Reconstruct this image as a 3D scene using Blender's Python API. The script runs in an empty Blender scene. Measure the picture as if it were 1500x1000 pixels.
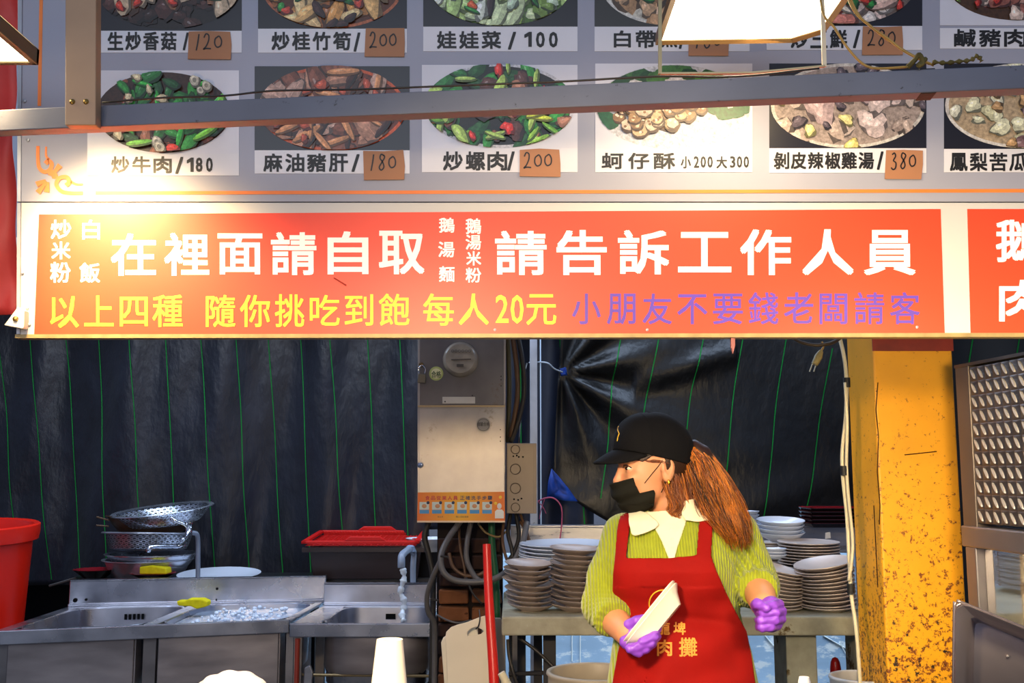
import bpy, bmesh, math, random
import numpy as np
from mathutils import Vector, Matrix
from mathutils.bvhtree import BVHTree
random.seed(7)
rng = np.random.default_rng(7)
SC = bpy.context.scene
COL = SC.collection
PI = math.pi

# ------------------------------------------------------------------ camera, world, lights, exposure
F = 1500.0                       # focal length for the 1500 px wide frame
PITCH = math.atan(190 / F)       # the horizon lies at row 690
CZ = 1.42
SP, CP = math.sin(PITCH), math.cos(PITCH)
cam_d = bpy.data.cameras.new('camera'); cam = bpy.data.objects.new('camera', cam_d); COL.objects.link(cam)
cam.location = (0, 0, CZ); cam.rotation_euler = (PI / 2 + PITCH, 0, 0)
cam_d.sensor_width = 36; cam_d.lens = 36 * F / 1500; cam_d.clip_start = 0.02
SC.camera = cam

SC.view_settings.view_transform = 'Standard'; SC.view_settings.look = 'None'
SC.view_settings.gamma = 1; SC.view_settings.use_curve_mapping = False
SC.view_settings.exposure = 0.0

wd = bpy.data.worlds.new('world'); SC.world = wd; wd.use_nodes = True
nt = wd.node_tree; bg = nt.nodes['Background']
tc = nt.nodes.new('ShaderNodeTexCoord'); sx = nt.nodes.new('ShaderNodeSeparateXYZ')
rp = nt.nodes.new('ShaderNodeValToRGB')
rp.color_ramp.elements[0].position = 0.35; rp.color_ramp.elements[0].color = (0.10, 0.10, 0.11, 1)
rp.color_ramp.elements[1].position = 0.62; rp.color_ramp.elements[1].color = (0.50, 0.62, 0.95, 1)
ma = nt.nodes.new('ShaderNodeMath'); ma.operation = 'MULTIPLY_ADD'; ma.inputs[1].default_value = 0.5; ma.inputs[2].default_value = 0.5
nt.links.new(tc.outputs['Generated'], sx.inputs[0]); nt.links.new(sx.outputs['Z'], ma.inputs[0])
nt.links.new(ma.outputs[0], rp.inputs[0]); nt.links.new(rp.outputs[0], bg.inputs[0])
bg.inputs[1].default_value = 0.36

def P(px, py, D):
    """a pixel of the 1500x1000 frame and a distance in front of the camera -> world point"""
    s = -(py - 500) / F
    dx, dy, dz = (px - 750) / F, CP - s * SP, SP + s * CP
    return Vector((dx / dy * D, D, CZ + dz / dy * D))
def S(D, py=690):                # metres per pixel at distance D
    return (P(1, py, D) - P(0, py, D)).length

def light(kind, name, loc, target, energy, color, size=0.2, sy=None, **k):
    d = bpy.data.lights.new(name, kind); d.energy = energy; d.color = color
    if kind == 'AREA':
        d.size = size
        if sy: d.shape = 'RECTANGLE'; d.size_y = sy
    elif kind in ('POINT', 'SPOT'): d.shadow_soft_size = size
    for a, b in k.items(): setattr(d, a, b)
    o = bpy.data.objects.new(name, d); COL.objects.link(o); o.location = loc
    o.rotation_euler = (Vector(target) - Vector(loc)).to_track_quat('-Z', 'Y').to_euler()
    return o
WARM = (1.0, 0.70, 0.36)
# warm lights outside the picture: a lamp from front above, then added fills
light('AREA', 'warm_unseen_light', (-0.32, 0.6, 1.80), (0.5, 2.5, 1.0), 11, (1.0, 0.72, 0.40), 0.16, 0.12, spread=math.radians(80))
light('AREA', 'warm_unseen_light', (1.0, 1.15, 1.40), (0.75, 1.7, 1.95), 2.0, (1.0, 0.66, 0.32), 0.14, 0.1)  # low light added to warm the beam's underside from below
light('AREA', 'warm_unseen_light', (-0.85, 1.15, 1.42), (-0.3, 1.75, 1.95), 2.6, (1.0, 0.62, 0.28), 0.16, 0.12)  # second low light added for the post and the beam's underside
light('AREA', 'warm_unseen_light', (0.84, 1.3, 1.56), (1.2, 2.9, 1.15), 7, (1.0, 0.78, 0.45), 0.2, 0.14, spread=math.radians(120))  # unseen light added to brighten the pillar
# daylight of the open street side behind the photographer
light('AREA', 'street_daylight', (-0.6, -2.2, 3.0), (-0.2, 3.5, 1.6), 75, (0.80, 0.88, 1.0), 3.5, 2.0)
# daylight of the yard behind the stall
light('AREA', 'yard_daylight', (0.6, 5.75, 2.6), (0.5, 6.6, 0.2), 170, (0.75, 0.88, 1.0), 3.6, 0.3)
light('AREA', 'overhead_fill_light', (-0.4, 4.5, 3.0), (-0.4, 4.3, 0.8), 70, (0.58, 0.74, 1.0), 4.2, 0.5)  # bluish fill added overhead for the sinks and crockery
light('AREA', 'cool_fill_light', (-1.6, 3.3, 2.9), (-1.5, 4.6, 0.9), 14, (0.85, 0.9, 1.0), 1.2, 0.1)  # unseen cool light added over the sinks and red bin

# ------------------------------------------------------------------ materials
def hexc(h):
    h = h.lstrip('#'); c = [int(h[i:i + 2], 16) / 255 for i in (0, 2, 4)]
    return tuple(((v + 0.055) / 1.055) ** 2.4 if v > 0.04045 else v / 12.92 for v in c)
MATS = {}
def M(name, col, rough=0.5, metal=0.0, var=0.12, scale=8.0, bump=0.0, bscale=60.0, stain=None, sthr=0.62, sscale=14.0,
      stretch=(1, 1, 1), emit=None, estr=0.0, alpha=None, trans=0.0, bdist=0.002, rib=None, sss=0.0, zwear=None, sheen=0.0, stain2=None):
    if name in MATS: return MATS[name]
    m = bpy.data.materials.new(name); m.use_nodes = True; n = m.node_tree.nodes; L = m.node_tree.links
    b = n['Principled BSDF']
    if isinstance(col, str): col = hexc(col)
    b.inputs['Roughness'].default_value = rough; b.inputs['Metallic'].default_value = metal
    t = n.new('ShaderNodeTexCoord'); mp = n.new('ShaderNodeMapping'); L.new(t.outputs['Object'], mp.inputs[0])
    mp.inputs['Scale'].default_value = stretch
    ns = n.new('ShaderNodeTexNoise'); ns.inputs['Scale'].default_value = scale; ns.inputs['Detail'].default_value = 6
    L.new(mp.outputs[0], ns.inputs[0])
    cr = n.new('ShaderNodeValToRGB'); L.new(ns.outputs[0], cr.inputs[0])
    cr.color_ramp.elements[0].position = 0.3; cr.color_ramp.elements[1].position = 0.7
    cr.color_ramp.elements[0].color = (*[max(0, c * (1 - var)) for c in col], 1)
    cr.color_ramp.elements[1].color = (*[min(1, c * (1 + var)) for c in col], 1)
    out = cr.outputs[0]
    def addstain(out, stc, thr, sc, zw):
        s = n.new('ShaderNodeTexNoise'); s.inputs['Scale'].default_value = sc; s.inputs['Detail'].default_value = 9; s.inputs['Roughness'].default_value = 0.7
        L.new(mp.outputs[0], s.inputs[0])
        fac = s.outputs[0]
        if zw:
            sp = n.new('ShaderNodeSeparateXYZ'); L.new(t.outputs['Object'], sp.inputs[0])
            mr = n.new('ShaderNodeMapRange'); mr.inputs[1].default_value = zw[0]; mr.inputs[2].default_value = zw[1]
            mr.inputs[3].default_value = 0.0; mr.inputs[4].default_value = zw[2]; L.new(sp.outputs[2], mr.inputs[0])
            ad = n.new('ShaderNodeMath'); ad.operation = 'ADD'; L.new(fac, ad.inputs[0]); L.new(mr.outputs[0], ad.inputs[1]); fac = ad.outputs[0]
        mr2 = n.new('ShaderNodeMapRange'); mr2.inputs[1].default_value = thr; mr2.inputs[2].default_value = thr + 0.05; L.new(fac, mr2.inputs[0])
        mx = n.new('ShaderNodeMixRGB'); L.new(mr2.outputs[0], mx.inputs[0]); L.new(out, mx.inputs[1])
        mx.inputs[2].default_value = (*(hexc(stc) if isinstance(stc, str) else stc), 1)
        return mx.outputs[0]
    if stain: out = addstain(out, stain, sthr, sscale, zwear)
    if stain2: out = addstain(out, *stain2)
    L.new(out, b.inputs['Base Color'])
    if bump or rib:
        bp = n.new('ShaderNodeBump'); bp.inputs['Distance'].default_value = bdist
        if rib:
            w = n.new('ShaderNodeTexWave'); w.inputs['Scale'].default_value = rib[0]; w.bands_direction = rib[1]
            w.inputs['Distortion'].default_value = 0.6; w.inputs['Detail'].default_value = 0
            L.new(t.outputs['Object'], w.inputs[0]); L.new(w.outputs[0], bp.inputs['Height'])
            bp.inputs['Strength'].default_value = rib[2]; bp.inputs['Distance'].default_value = 0.004
            dk = n.new('ShaderNodeMixRGB'); dk.blend_type = 'MULTIPLY'; dk.inputs[0].default_value = rib[3]
            L.new(out, dk.inputs[1]); L.new(w.outputs[0], dk.inputs[2]); L.new(dk.outputs[0], b.inputs['Base Color'])
        else:
            bn = n.new('ShaderNodeTexNoise'); bn.inputs['Scale'].default_value = bscale; bn.inputs['Detail'].default_value = 5
            L.new(mp.outputs[0], bn.inputs[0]); L.new(bn.outputs[0], bp.inputs['Height']); bp.inputs['Strength'].default_value = bump
        L.new(bp.outputs[0], b.inputs['Normal'])
    if rough >= .7: b.inputs['Specular IOR Level'].default_value = .15
    if metal:      # brushed steel: broken up roughness
        rr = n.new('ShaderNodeMapRange'); rr.inputs[3].default_value = max(0.02, rough - 0.1); rr.inputs[4].default_value = min(1, rough + 0.12)
        L.new(ns.outputs[0], rr.inputs[0]); L.new(rr.outputs[0], b.inputs['Roughness'])
    if emit: b.inputs['Emission Color'].default_value = (*emit, 1); b.inputs['Emission Strength'].default_value = estr
    if trans: b.inputs['Transmission Weight'].default_value = trans
    if sss: b.inputs['Subsurface Weight'].default_value = sss; b.inputs['Subsurface Radius'].default_value = (0.02, 0.008, 0.005); b.inputs['Subsurface Scale'].default_value = 0.5
    if sheen: b.inputs['Sheen Weight'].default_value = sheen
    if alpha is not None: b.inputs['Alpha'].default_value = alpha
    MATS[name] = m; return m
def M_print():
    if 'print' in MATS: return MATS['print']
    m = bpy.data.materials.new('printed_colours'); m.use_nodes = True; n = m.node_tree.nodes; L = m.node_tree.links; b = n['Principled BSDF']
    a = n.new('ShaderNodeVertexColor'); a.layer_name = 'col'
    t = n.new('ShaderNodeTexCoord'); ns = n.new('ShaderNodeTexNoise'); ns.inputs['Scale'].default_value = 120; ns.inputs['Detail'].default_value = 6
    ns.inputs['Roughness'].default_value = 0.7
    L.new(t.outputs['Object'], ns.inputs[0])
    mr = n.new('ShaderNodeMapRange'); mr.inputs[1].default_value = 0.3; mr.inputs[2].default_value = 0.7; mr.inputs[3].default_value = 0.45; mr.inputs[4].default_value = 1.35
    L.new(ns.outputs[0], mr.inputs[0])
    mx = n.new('ShaderNodeVectorMath'); mx.operation = 'SCALE'; L.new(a.outputs[0], mx.inputs[0]); L.new(mr.outputs[0], mx.inputs['Scale'])
    L.new(mx.outputs[0], b.inputs['Base Color']); b.inputs['Roughness'].default_value = 0.4
    MATS['print'] = m; return m

steel = lambda: M('stainless_steel', (0.44, 0.43, 0.45), 0.30, 0.9, 0.15, 5, 0.08, 90, stretch=(1, 1, 6))
steel_sink = lambda: M('sink_steel', (0.50, 0.51, 0.57), 0.27, 1.0, 0.2, 6, 0.12, 50, stain='#4a3c36', sthr=0.68, sscale=9)

# ------------------------------------------------------------------ object helpers
def wloc(o):
    v = Vector((0, 0, 0))
    while o is not None: v += o.location; o = o.parent
    return v
def thing(name, label, cat, loc, group=None):
    o = bpy.data.objects.new(name, None); COL.objects.link(o); o.location = loc; o.empty_display_size = 0.05
    o['label'] = label; o['category'] = cat
    if group: o['group'] = group
    return o
def tag(o, label, cat, group=None):
    o['label'] = label; o['category'] = cat
    if group: o['group'] = group
    return o
def mk(name, verts, faces, mat, parent=None, smooth=False, bevel=0, cols=None, solid=0, origin=None, ang=40):
    """one mesh object from world-space vertices"""
    v = np.array([tuple(p) for p in verts], dtype=float)
    if parent is not None: off = np.array(wloc(parent))
    elif origin is not None: off = np.array(origin)
    else: off = np.array([(v[:, 0].min() + v[:, 0].max()) / 2, (v[:, 1].min() + v[:, 1].max()) / 2, v[:, 2].min()])
    me = bpy.data.meshes.new(name); me.from_pydata((v - off).tolist(), [], [tuple(f) for f in faces])
    if cols is not None:
        ca = me.color_attributes.new('col', 'FLOAT_COLOR', 'CORNER'); k = 0
        for i, f in enumerate(faces):
            for _ in f: ca.data[k].color = (*cols[i], 1); k += 1
    if smooth:
        me.polygons.foreach_set('use_smooth', [True] * len(me.polygons))
        if smooth != 'all': me.set_sharp_from_angle(angle=math.radians(ang))
    me.materials.append(mat); me.update()
    o = bpy.data.objects.new(name, me); COL.objects.link(o)
    if parent is not None: o.parent = parent
    else: o.location = off
    if solid:
        s = o.modifiers.new('solid', 'SOLIDIFY'); s.thickness = solid; s.offset = 0
    if bevel:
        b = o.modifiers.new('bevel', 'BEVEL'); b.width = bevel; b.segments = 2; b.limit_method = 'ANGLE'
    return o
class MB:
    def __init__(s): s.v = []; s.f = []
    def add(s, vs, fs):
        n = len(s.v); s.v += [Vector(p) for p in vs]; s.f += [tuple(n + i for i in f) for f in fs]; return s
    def box(s, a, b):
        x0, y0, z0 = a; x1, y1, z1 = b
        return s.add([(x0, y0, z0), (x1, y0, z0), (x1, y1, z0), (x0, y1, z0), (x0, y0, z1), (x1, y0, z1), (x1, y1, z1), (x0, y1, z1)],
                     [(0, 3, 2, 1), (4, 5, 6, 7), (0, 1, 5, 4), (1, 2, 6, 5), (2, 3, 7, 6), (3, 0, 4, 7)])
    def prism(s, pts, vec):
        """polygon extruded along vec"""
        n = len(pts); vec = Vector(vec); pts = [Vector(p) for p in pts]
        return s.add(pts + [p + vec for p in pts], [tuple(range(n)), tuple(range(2 * n - 1, n - 1, -1))] + [(i, i + n, (i + 1) % n + n, (i + 1) % n) for i in range(n)])
    def pquad(s, pix, D, depth):
        return s.prism([P(x, y, D) for x, y in pix][::-1], (0, depth, 0))
    def tube(s, pts, r, n=8, caps=True, flat=1.0):
        pts = [Vector(p) for p in pts]; k = len(pts); base = len(s.v); up = Vector((0.13, 0.31, 0.94)).normalized(); prev = None
        for i, p in enumerate(pts):
            t = (pts[min(i + 1, k - 1)] - pts[max(i - 1, 0)]).normalized()
            a = (prev - t * prev.dot(t)) if prev is not None else t.cross(up)
            if a.length < 1e-6: a = t.cross(Vector((1, 0, 0)))
            a.normalize(); prev = a; b = t.cross(a); rr = r[i] if isinstance(r, (list, tuple)) else r
            for j in range(n):
                an = 2 * PI * j / n; s.v.append(p + a * (math.cos(an) * rr) + b * (math.sin(an) * rr * flat))
        for i in range(k - 1):
            for j in range(n):
                q = base + i * n; s.f.append((q + j, q + (j + 1) % n, q + n + (j + 1) % n, q + n + j))
        if caps: s.f.append(tuple(base + j for j in range(n))[::-1]); s.f.append(tuple(base + (k - 1) * n + j for j in range(n)))
        return s
    def lathe(s, prof, c, n=32, M3=None, sx=1.0, sy=1.0):
        """prof: list of (r, h) ; axis z through c, optional rotation"""
        base = len(s.v); c = Vector(c); m = len(prof)
        for (r, h) in prof:
            for j in range(n):
                an = 2 * PI * j / n; p = Vector((math.cos(an) * r * sx, math.sin(an) * r * sy, h))
                if M3 is not None: p = M3 @ p
                s.v.append(c + p)
        for i in range(m - 1):
            for j in range(n):
                q = base + i * n; s.f.append((q + j, q + (j + 1) % n, q + n + (j + 1) % n, q + n + j))
        return s
    def cyl(s, a, b, r, n=12): return s.tube([a, b], r, n)
    def build(s, name, mat, parent=None, **k): return mk(name, s.v, s.f, mat, parent, **k)
def pbox(x0, y0, x1, y1, D, depth):
    a = P(x0, y0, D); b = P(x1, y1, D)
    return MB().box((a.x, D, b.z), (b.x, D + depth, a.z))
def spline(pts, n=8):
    pts = [Vector(p) for p in pts]
    if len(pts) < 3: return pts
    out = []; q = [pts[0] * 2 - pts[1]] + pts + [pts[-1] * 2 - pts[-2]]
    for i in range(1, len(q) - 2):
        for j in range(n):
            t = j / n; a, b, c, d = q[i - 1], q[i], q[i + 1], q[i + 2]
            out.append(0.5 * ((2 * b) + (c - a) * t + (2 * a - 5 * b + 4 * c - d) * t * t + (3 * b - a - 3 * c + d) * t ** 3))
    out.append(pts[-1]); return out
def cable(name, pix, r, mat, parent=None, n=6, k=6, **kw):
    """pix: (px, py, D) points"""
    return MB().tube(spline([P(*p) for p in pix], k), r, n).build(name, mat, parent, smooth='all', **kw)
def structure(o): o['kind'] = 'structure'; return o
def copy_thing(o, delta, label=None):
    r = o.copy(); COL.objects.link(r); r.location = o.location + Vector(delta)
    if label: r['label'] = label
    for ch in list(o.children):
        c = ch.copy(); COL.objects.link(c); c.parent = r
    return r
ORD = ['topmost', 'second', 'third', 'fourth', 'fifth', 'sixth', 'seventh', 'eighth', 'ninth', 'tenth', 'eleventh', 'twelfth', 'thirteenth', 'fourteenth', 'fifteenth', 'sixteenth', 'seventeenth', 'eighteenth', 'nineteenth', 'twentieth']

# text: built-in font outlines -> flat mesh, mapped on to a plane
def text_mesh(body, offset=0.02, spacing=1.0, res=2):
    c = bpy.data.curves.new('text', 'FONT'); c.body = body; c.size = 1; c.offset = offset; c.resolution_u = res; c.space_character = spacing
    o = bpy.data.objects.new('text', c); COL.objects.link(o)
    dg = bpy.context.evaluated_depsgraph_get(); dg.update()
    me = bpy.data.meshes.new_from_object(o.evaluated_get(dg))
    v = np.array([x.co[:] for x in me.vertices]); f = [tuple(p.vertices) for p in me.polygons]
    bpy.data.objects.remove(o); bpy.data.curves.remove(c); bpy.data.meshes.remove(me)
    return v, f
GL = {'1': (np.array([(.42, 0, 0), (.62, 0, 0), (.62, 1, 0), (.48, 1, 0), (.12, .80, 0), (.12, .62, 0), (.42, .78, 0)]), [(0, 1, 2, 6), (6, 2, 3), (6, 3, 4, 5)])}
def glyphs(items, D, lift=0.0012, offset=0.02):
    """items: (char, x0, y0, x1, y1) pixel boxes on the plane at distance D -> (verts, faces)"""
    V = []; Fc = []
    for ch, x0, y0, x1, y1 in items:
        v, f = GL[ch] if ch in GL else GL.setdefault(ch, text_mesh(ch, 0.0))
        if not len(v): continue
        a, b = v.min(0), v.max(0)
        A, B, C = P(x0, y1, D), P(x1, y1, D), P(x0, y0, D)
        n = len(V)
        for q in v:
            s = (q[0] - a[0]) / max(1e-6, b[0] - a[0]); t = (q[1] - a[1]) / max(1e-6, b[1] - a[1])
            p = A + (B - A) * s + (C - A) * t; p.y = D - lift; V.append(p)
        Fc += [tuple(n + i for i in g) for g in f]
    return V, Fc
def lettering(items, D, mat, parent, lift=0.0012, offset=0.02, name='character'):
    """each character is a flat piece of its own, emboldened by overlapping shifted outlines"""
    for it in items:
        ch, x0, y0, x1, y1 = it; w = offset * (y1 - y0) * .55
        V, Fc = [], []
        for sx_, sy_ in ((-1, -1), (1, -1), (1, 1), (-1, 1), (0, 0)):
            v, f = glyphs([(ch, x0 + w + sx_ * w, y0 + w + sy_ * w, x1 - w + sx_ * w, y1 - w + sy_ * w)], D, lift + .00001 * (sx_ + 2 * sy_ + 3), 0.0)
            n = len(V); V += v; Fc += [tuple(n + i for i in g) for g in f]
        o = mk(name, V, Fc, mat, parent)
def row(text, x0, x1, y0, y1, dy=0.0, w=None, gap=0.12):
    """spread the characters of text evenly over x0..x1; dy: rise of the row from start to end"""
    n = len(text); pitch = (x1 - x0) / n; out = []
    for i, ch in enumerate(text):
        if ch == ' ': continue
        a = x0 + i * pitch; cw = pitch * (1 - gap); d = dy * (i / max(1, n - 1)); yy0, yy1 = y0 + d, y1 + d; 
        if ch in '1': out.append((ch, a + cw * .2, yy0, a + cw * .75, yy1)); continue
        if ch == '一': yy0, yy1 = (yy0 + yy1) / 2 - 2, (yy0 + yy1) / 2 + 2
        out.append((ch, a, yy0, a + cw, yy1))
    return out

# signed-distance modelling: smooth organic surfaces turned into one continuous mesh
def surface_net(f, lo, hi, h):
    lo = np.array(lo, float); hi = np.array(hi, float); n = np.ceil((hi - lo) / h).astype(int) + 1
    ax = [lo[i] + h * np.arange(n[i]) for i in range(3)]
    X, Y, Z = np.meshgrid(*ax, indexing='ij'); d = f(X, Y, Z).astype(np.float32)
    s = d < 0; c = [s[i:n[0] - 1 + i, j:n[1] - 1 + j, k:n[2] - 1 + k] for i in (0, 1) for j in (0, 1) for k in (0, 1)]
    cnt = sum(x.astype(np.int8) for x in c); act = (cnt > 0) & (cnt < 8)
    idx = -np.ones(act.shape, dtype=np.int64); cells = np.argwhere(act); idx[act] = np.arange(len(cells))
    pos = np.zeros((len(cells), 3)); wt = np.zeros(len(cells)); I, J, K = cells.T
    corners = [(i, j, k) for i in (0, 1) for j in (0, 1) for k in (0, 1)]
    for a in range(8):
        for b in range(a + 1, 8):
            ca, cb = corners[a], corners[b]
            if sum(abs(ca[q] - cb[q]) for q in range(3)) != 1: continue
            da = d[I + ca[0], J + ca[1], K + ca[2]]; db = d[I + cb[0], J + cb[1], K + cb[2]]
            m = (da < 0) != (db < 0); t = np.where(m, da / np.where(m, da - db, 1), 0)
            for q in range(3): pos[:, q] += np.where(m, ca[q] + (cb[q] - ca[q]) * t, 0)
            wt += m
    pos = pos / wt[:, None] + cells; V = lo + pos * h
    faces = []
    for axis in range(3):
        sl0 = [slice(1, -1)] * 3; sl0[axis] = slice(0, -1); sl1 = list(sl0); sl1[axis] = slice(1, None)
        a = s[tuple(sl0)]; b = s[tuple(sl1)]; e = np.argwhere(a != b)
        if not len(e): continue
        off = np.array([1, 1, 1]); off[axis] = 0; e = e + off
        u, v = [(1, 2), (2, 0), (0, 1)][axis]
        def g(du, dv):
            q = e.copy(); q[:, u] -= du; q[:, v] -= dv; return idx[q[:, 0], q[:, 1], q[:, 2]]
        quad = np.stack([g(1, 1), g(0, 1), g(0, 0), g(1, 0)], 1)
        neg = s[e[:, 0], e[:, 1], e[:, 2]]; quad[~neg] = quad[~neg][:, ::-1]
        # orientation: inside at the lower corner of the edge -> outward along +axis
        faces.append(quad)
    Fq = np.concatenate(faces); Fq = Fq[(Fq >= 0).all(1)]
    return V, Fq
def mk_sdf(name, f, lo, hi, h, mat, parent=None, **k):
    V, Fq = surface_net(f, lo, hi, h)
    return mk(name, V, Fq.tolist(), mat, parent, smooth='all', **k)
def smin(a, b, k):
    h = np.clip(0.5 + 0.5 * (b - a) / k, 0, 1); return b * (1 - h) + a * h - k * h * (1 - h)
def cone(X, Y, Z, a, b, ra, rb):
    a = np.array(a); b = np.array(b); ab = b - a
    t = np.clip(((X - a[0]) * ab[0] + (Y - a[1]) * ab[1] + (Z - a[2]) * ab[2]) / (ab @ ab), 0, 1)
    return np.sqrt((X - a[0] - ab[0] * t) ** 2 + (Y - a[1] - ab[1] * t) ** 2 + (Z - a[2] - ab[2] * t) ** 2) - (ra + (rb - ra) * t)
def ell(X, Y, Z, c, r, R=None):
    x, y, z = X - c[0], Y - c[1], Z - c[2]
    if R is not None: x, y, z = (R[0][0] * x + R[0][1] * y + R[0][2] * z, R[1][0] * x + R[1][1] * y + R[1][2] * z, R[2][0] * x + R[2][1] * y + R[2][2] * z)
    k = np.sqrt((x / r[0]) ** 2 + (y / r[1]) ** 2 + (z / r[2]) ** 2)
    g = np.sqrt((x / r[0] ** 2) ** 2 + (y / r[1] ** 2) ** 2 + (z / r[2] ** 2) ** 2) + 1e-9
    return k * (k - 1) / g
def poly_sdf(px, py, pts):
    """2-D signed distance (negative inside)"""
    d = np.full(px.shape, 1e9); ins = np.zeros(px.shape, bool); n = len(pts)
    for i in range(n):
        (x0, y0), (x1, y1) = pts[i], pts[(i + 1) % n]; ex, ey = x1 - x0, y1 - y0
        t = np.clip(((px - x0) * ex + (py - y0) * ey) / (ex * ex + ey * ey + 1e-12), 0, 1)
        d = np.minimum(d, np.hypot(px - x0 - ex * t, py - y0 - ey * t))
        c = ((y0 > py) != (y1 > py)) & (px < ex * (py - y0) / (ey if abs(ey) > 1e-9 else 1e-9) + x0)
        ins ^= c
    return np.where(ins, -d, d)
def to_px(X, Y, Z):
    """world -> pixel of the frame (used to lay the cut of the clothes out on the body)"""
    dz = Z - CZ; fw = Y * CP + dz * SP; up = -Y * SP + dz * CP
    return 750 + F * X / fw, 500 - F * up / fw
# ------------------------------------------------------------------ the setting
conc = M('wet_concrete', '#4a4846', 0.6, 0, 0.25, 3, 0.3, 30, stain='#2c2a28', sthr=0.55, sscale=4)
structure(MB().box((-6, -3.5, -0.1), (6, 8.5, 0)).build('floor', conc))

# yellow painted pillar (square, 22 cm)
yel = M('yellow_paint', '#f0a60c', 0.5, 0, 0.12, 5, 0.25, 40, stain='#7a3c0a', sthr=0.655, sscale=75, zwear=(2.0, 0.6, 0.17), stain2=('#24140a', 0.67, 52, (1.30, 0.55, 0.22)))
a = P(1278, 495, 2.9); b = P(1394, 495, 2.9)
pil = MB().box((a.x, 2.9, 0), (b.x, 2.9 + b.x - a.x, 2.75)).build('yellow_pillar', yel, bevel=0.006)
tag(pil, 'square yellow painted pillar with rust specks right of the worker', 'pillar')
rst = M('red_rust_paint', '#8c2a14', 0.6, 0, 0.3, 12)
MB().box((a.x - .002, 2.896, P(0, 514, 2.9).z), (b.x + .002, 2.9, 2.75)).build('painted_band', rst, pil)
crk = M('dark_crack', '#3a1c08', 0.8)
for pts in ([(1286, 560), (1283, 600), (1287, 640), (1285, 690), (1289, 740), (1288, 768)], [(1325, 666), (1345, 664), (1372, 661)], [(1238, 740), (1241, 800), (1244, 860)]):
    MB().tube([P(x, y, 2.8995) for x, y in pts] if pts[0][0] > 1250 else [P(x + 42, y, 2.899) for x, y in pts], 0.0015, 4).build('crack', crk, pil)

# back wall sheets: woven black plastic tarpaulins with green threads
tarpm = M('black_tarpaulin', '#10131e', 0.42, 0, 0.5, 7, 0.9, 15, stretch=(1, 1, .45), sheen=0.1, bdist=.012)
tarpm2 = M('dark_tarpaulin', '#0e0c0b', 0.40, 0, 0.35, 4, 0.8, 14, stretch=(1, 1, .6), bdist=.012)
green = M('green_thread', '#157a30', 0.7)
def tarp(name, px0, px1, py0, py1, D, mat, fold, label, nx=150, nz=60, xtop=None, bottom=None):
    vs = []; Y = lambda u, v: D + fold(u, v)
    for j in range(nz + 1):
        for i in range(nx + 1):
            u, v = i / nx, j / nz
            x0 = px0(v); x1 = px1(v); px = x0 + (x1 - x0) * u; b = bottom(u) if bottom else py1
            p = P(px, py0 + (b - py0) * v, D); p.y = Y(px, py0 + (b - py0) * v); vs.append(p)
    fs = [(j * (nx + 1) + i, (j + 1) * (nx + 1) + i, (j + 1) * (nx + 1) + i + 1, j * (nx + 1) + i + 1) for j in range(nz) for i in range(nx)]
    o = mk(name, vs, fs, mat, smooth='all'); o.modifiers.new('solid', 'SOLIDIFY').thickness = 0.002
    return tag(o, label, 'tarpaulin')
def thread(par, pts, D, fold, w=1.0):
    vs = []; n = 40; sp = spline([(x, y, 0) for x, y in pts], 12)
    for q in sp:
        for s in (-w, w):
            p = P(q.x + s, q.y, D); p.y = D + fold(q.x, q.y) - 0.004; vs.append(p)
    fs = [(2 * i, 2 * i + 1, 2 * i + 3, 2 * i + 2) for i in range(len(sp) - 1)]
    mk('green_thread', vs, fs, green, par)
foldL = lambda x, y: 0.05 * np.sin(x / 61 + y / 700) + 0.022 * np.sin(x / 23 + 1 + y / 300) + 0.012 * math.sin(x / 11 + y / 90) * math.sin(y / 70) - 0.03 * math.exp(-((x - 480) / 40) ** 2)
tL = tarp('tarpaulin', lambda v: -260, lambda v: 630, 380, 858, 5.4, tarpm, foldL, 'black tarpaulin with green threads hung behind the sinks')
for xt, xb in [(-62, -20), (-10, 26), (38, 70), (88, 118), (142, 163), (194, 217), (244, 264), (294, 318), (346, 362), (388, 412), (436, 457), (482, 508), (537, 556), (585, 604)]:
    thread(tL, [(xt, 470), (xt + (xb - xt) * .38, 600), (xt + (xb - xt) * .6, 720), (xb, 850)], 5.4, foldL, 0.65)
foldM = lambda x, y: 0.02 * math.sin(x / 9 + y / 200)
tM = tarp('tarpaulin', lambda v: 625, lambda v: 870, 380, 775, 5.5, M('navy_tarpaulin', '#10182c', 0.5, 0, 0.35, 6, 0.4, 20), foldM, 'dark blue sheet seen between the meter box and the metal stud')
thread(tM, [(818, 470), (823, 540), (822, 560)], 5.5, foldM, 1.0); thread(tM, [(848, 640), (856, 770)], 5.5, foldM, 1.0); thread(tM, [(762, 470), (764, 770)], 5.5, foldM, .8)
def foldR(x, y):
    r = math.hypot(x - 823, y - 545); t = math.atan2(y - 545, x - 823)
    return 0.05 * math.sin(t * 9) * min(1, r / 60) * math.exp(-r / 130) + 0.03 * math.sin((x * .8 + y) / 95) + 0.02 * math.sin((x - y * .35) / 47) + 0.010 * math.sin(y / 16 + x / 40) * max(0, min(1, (y - 640) / 90)) - 0.03 * math.exp(-((y - 560 + (x - 940) * .33) / 16) ** 2) * (1 if 930 < x < 1080 else 0)
tR = tarp('tarpaulin', lambda v: 822 + (-14 * math.sin(min(1, v * 1.6) * PI) if v < .3 else 0) - 16 * max(0, v - .3), lambda v: 1262, 380, 772, 5.2, tarpm2, foldR, 'black tarpaulin with slanting green threads behind the worker',
          bottom=lambda u: 700 + 95 * min(1, u * 3.2) ** .7)
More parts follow.
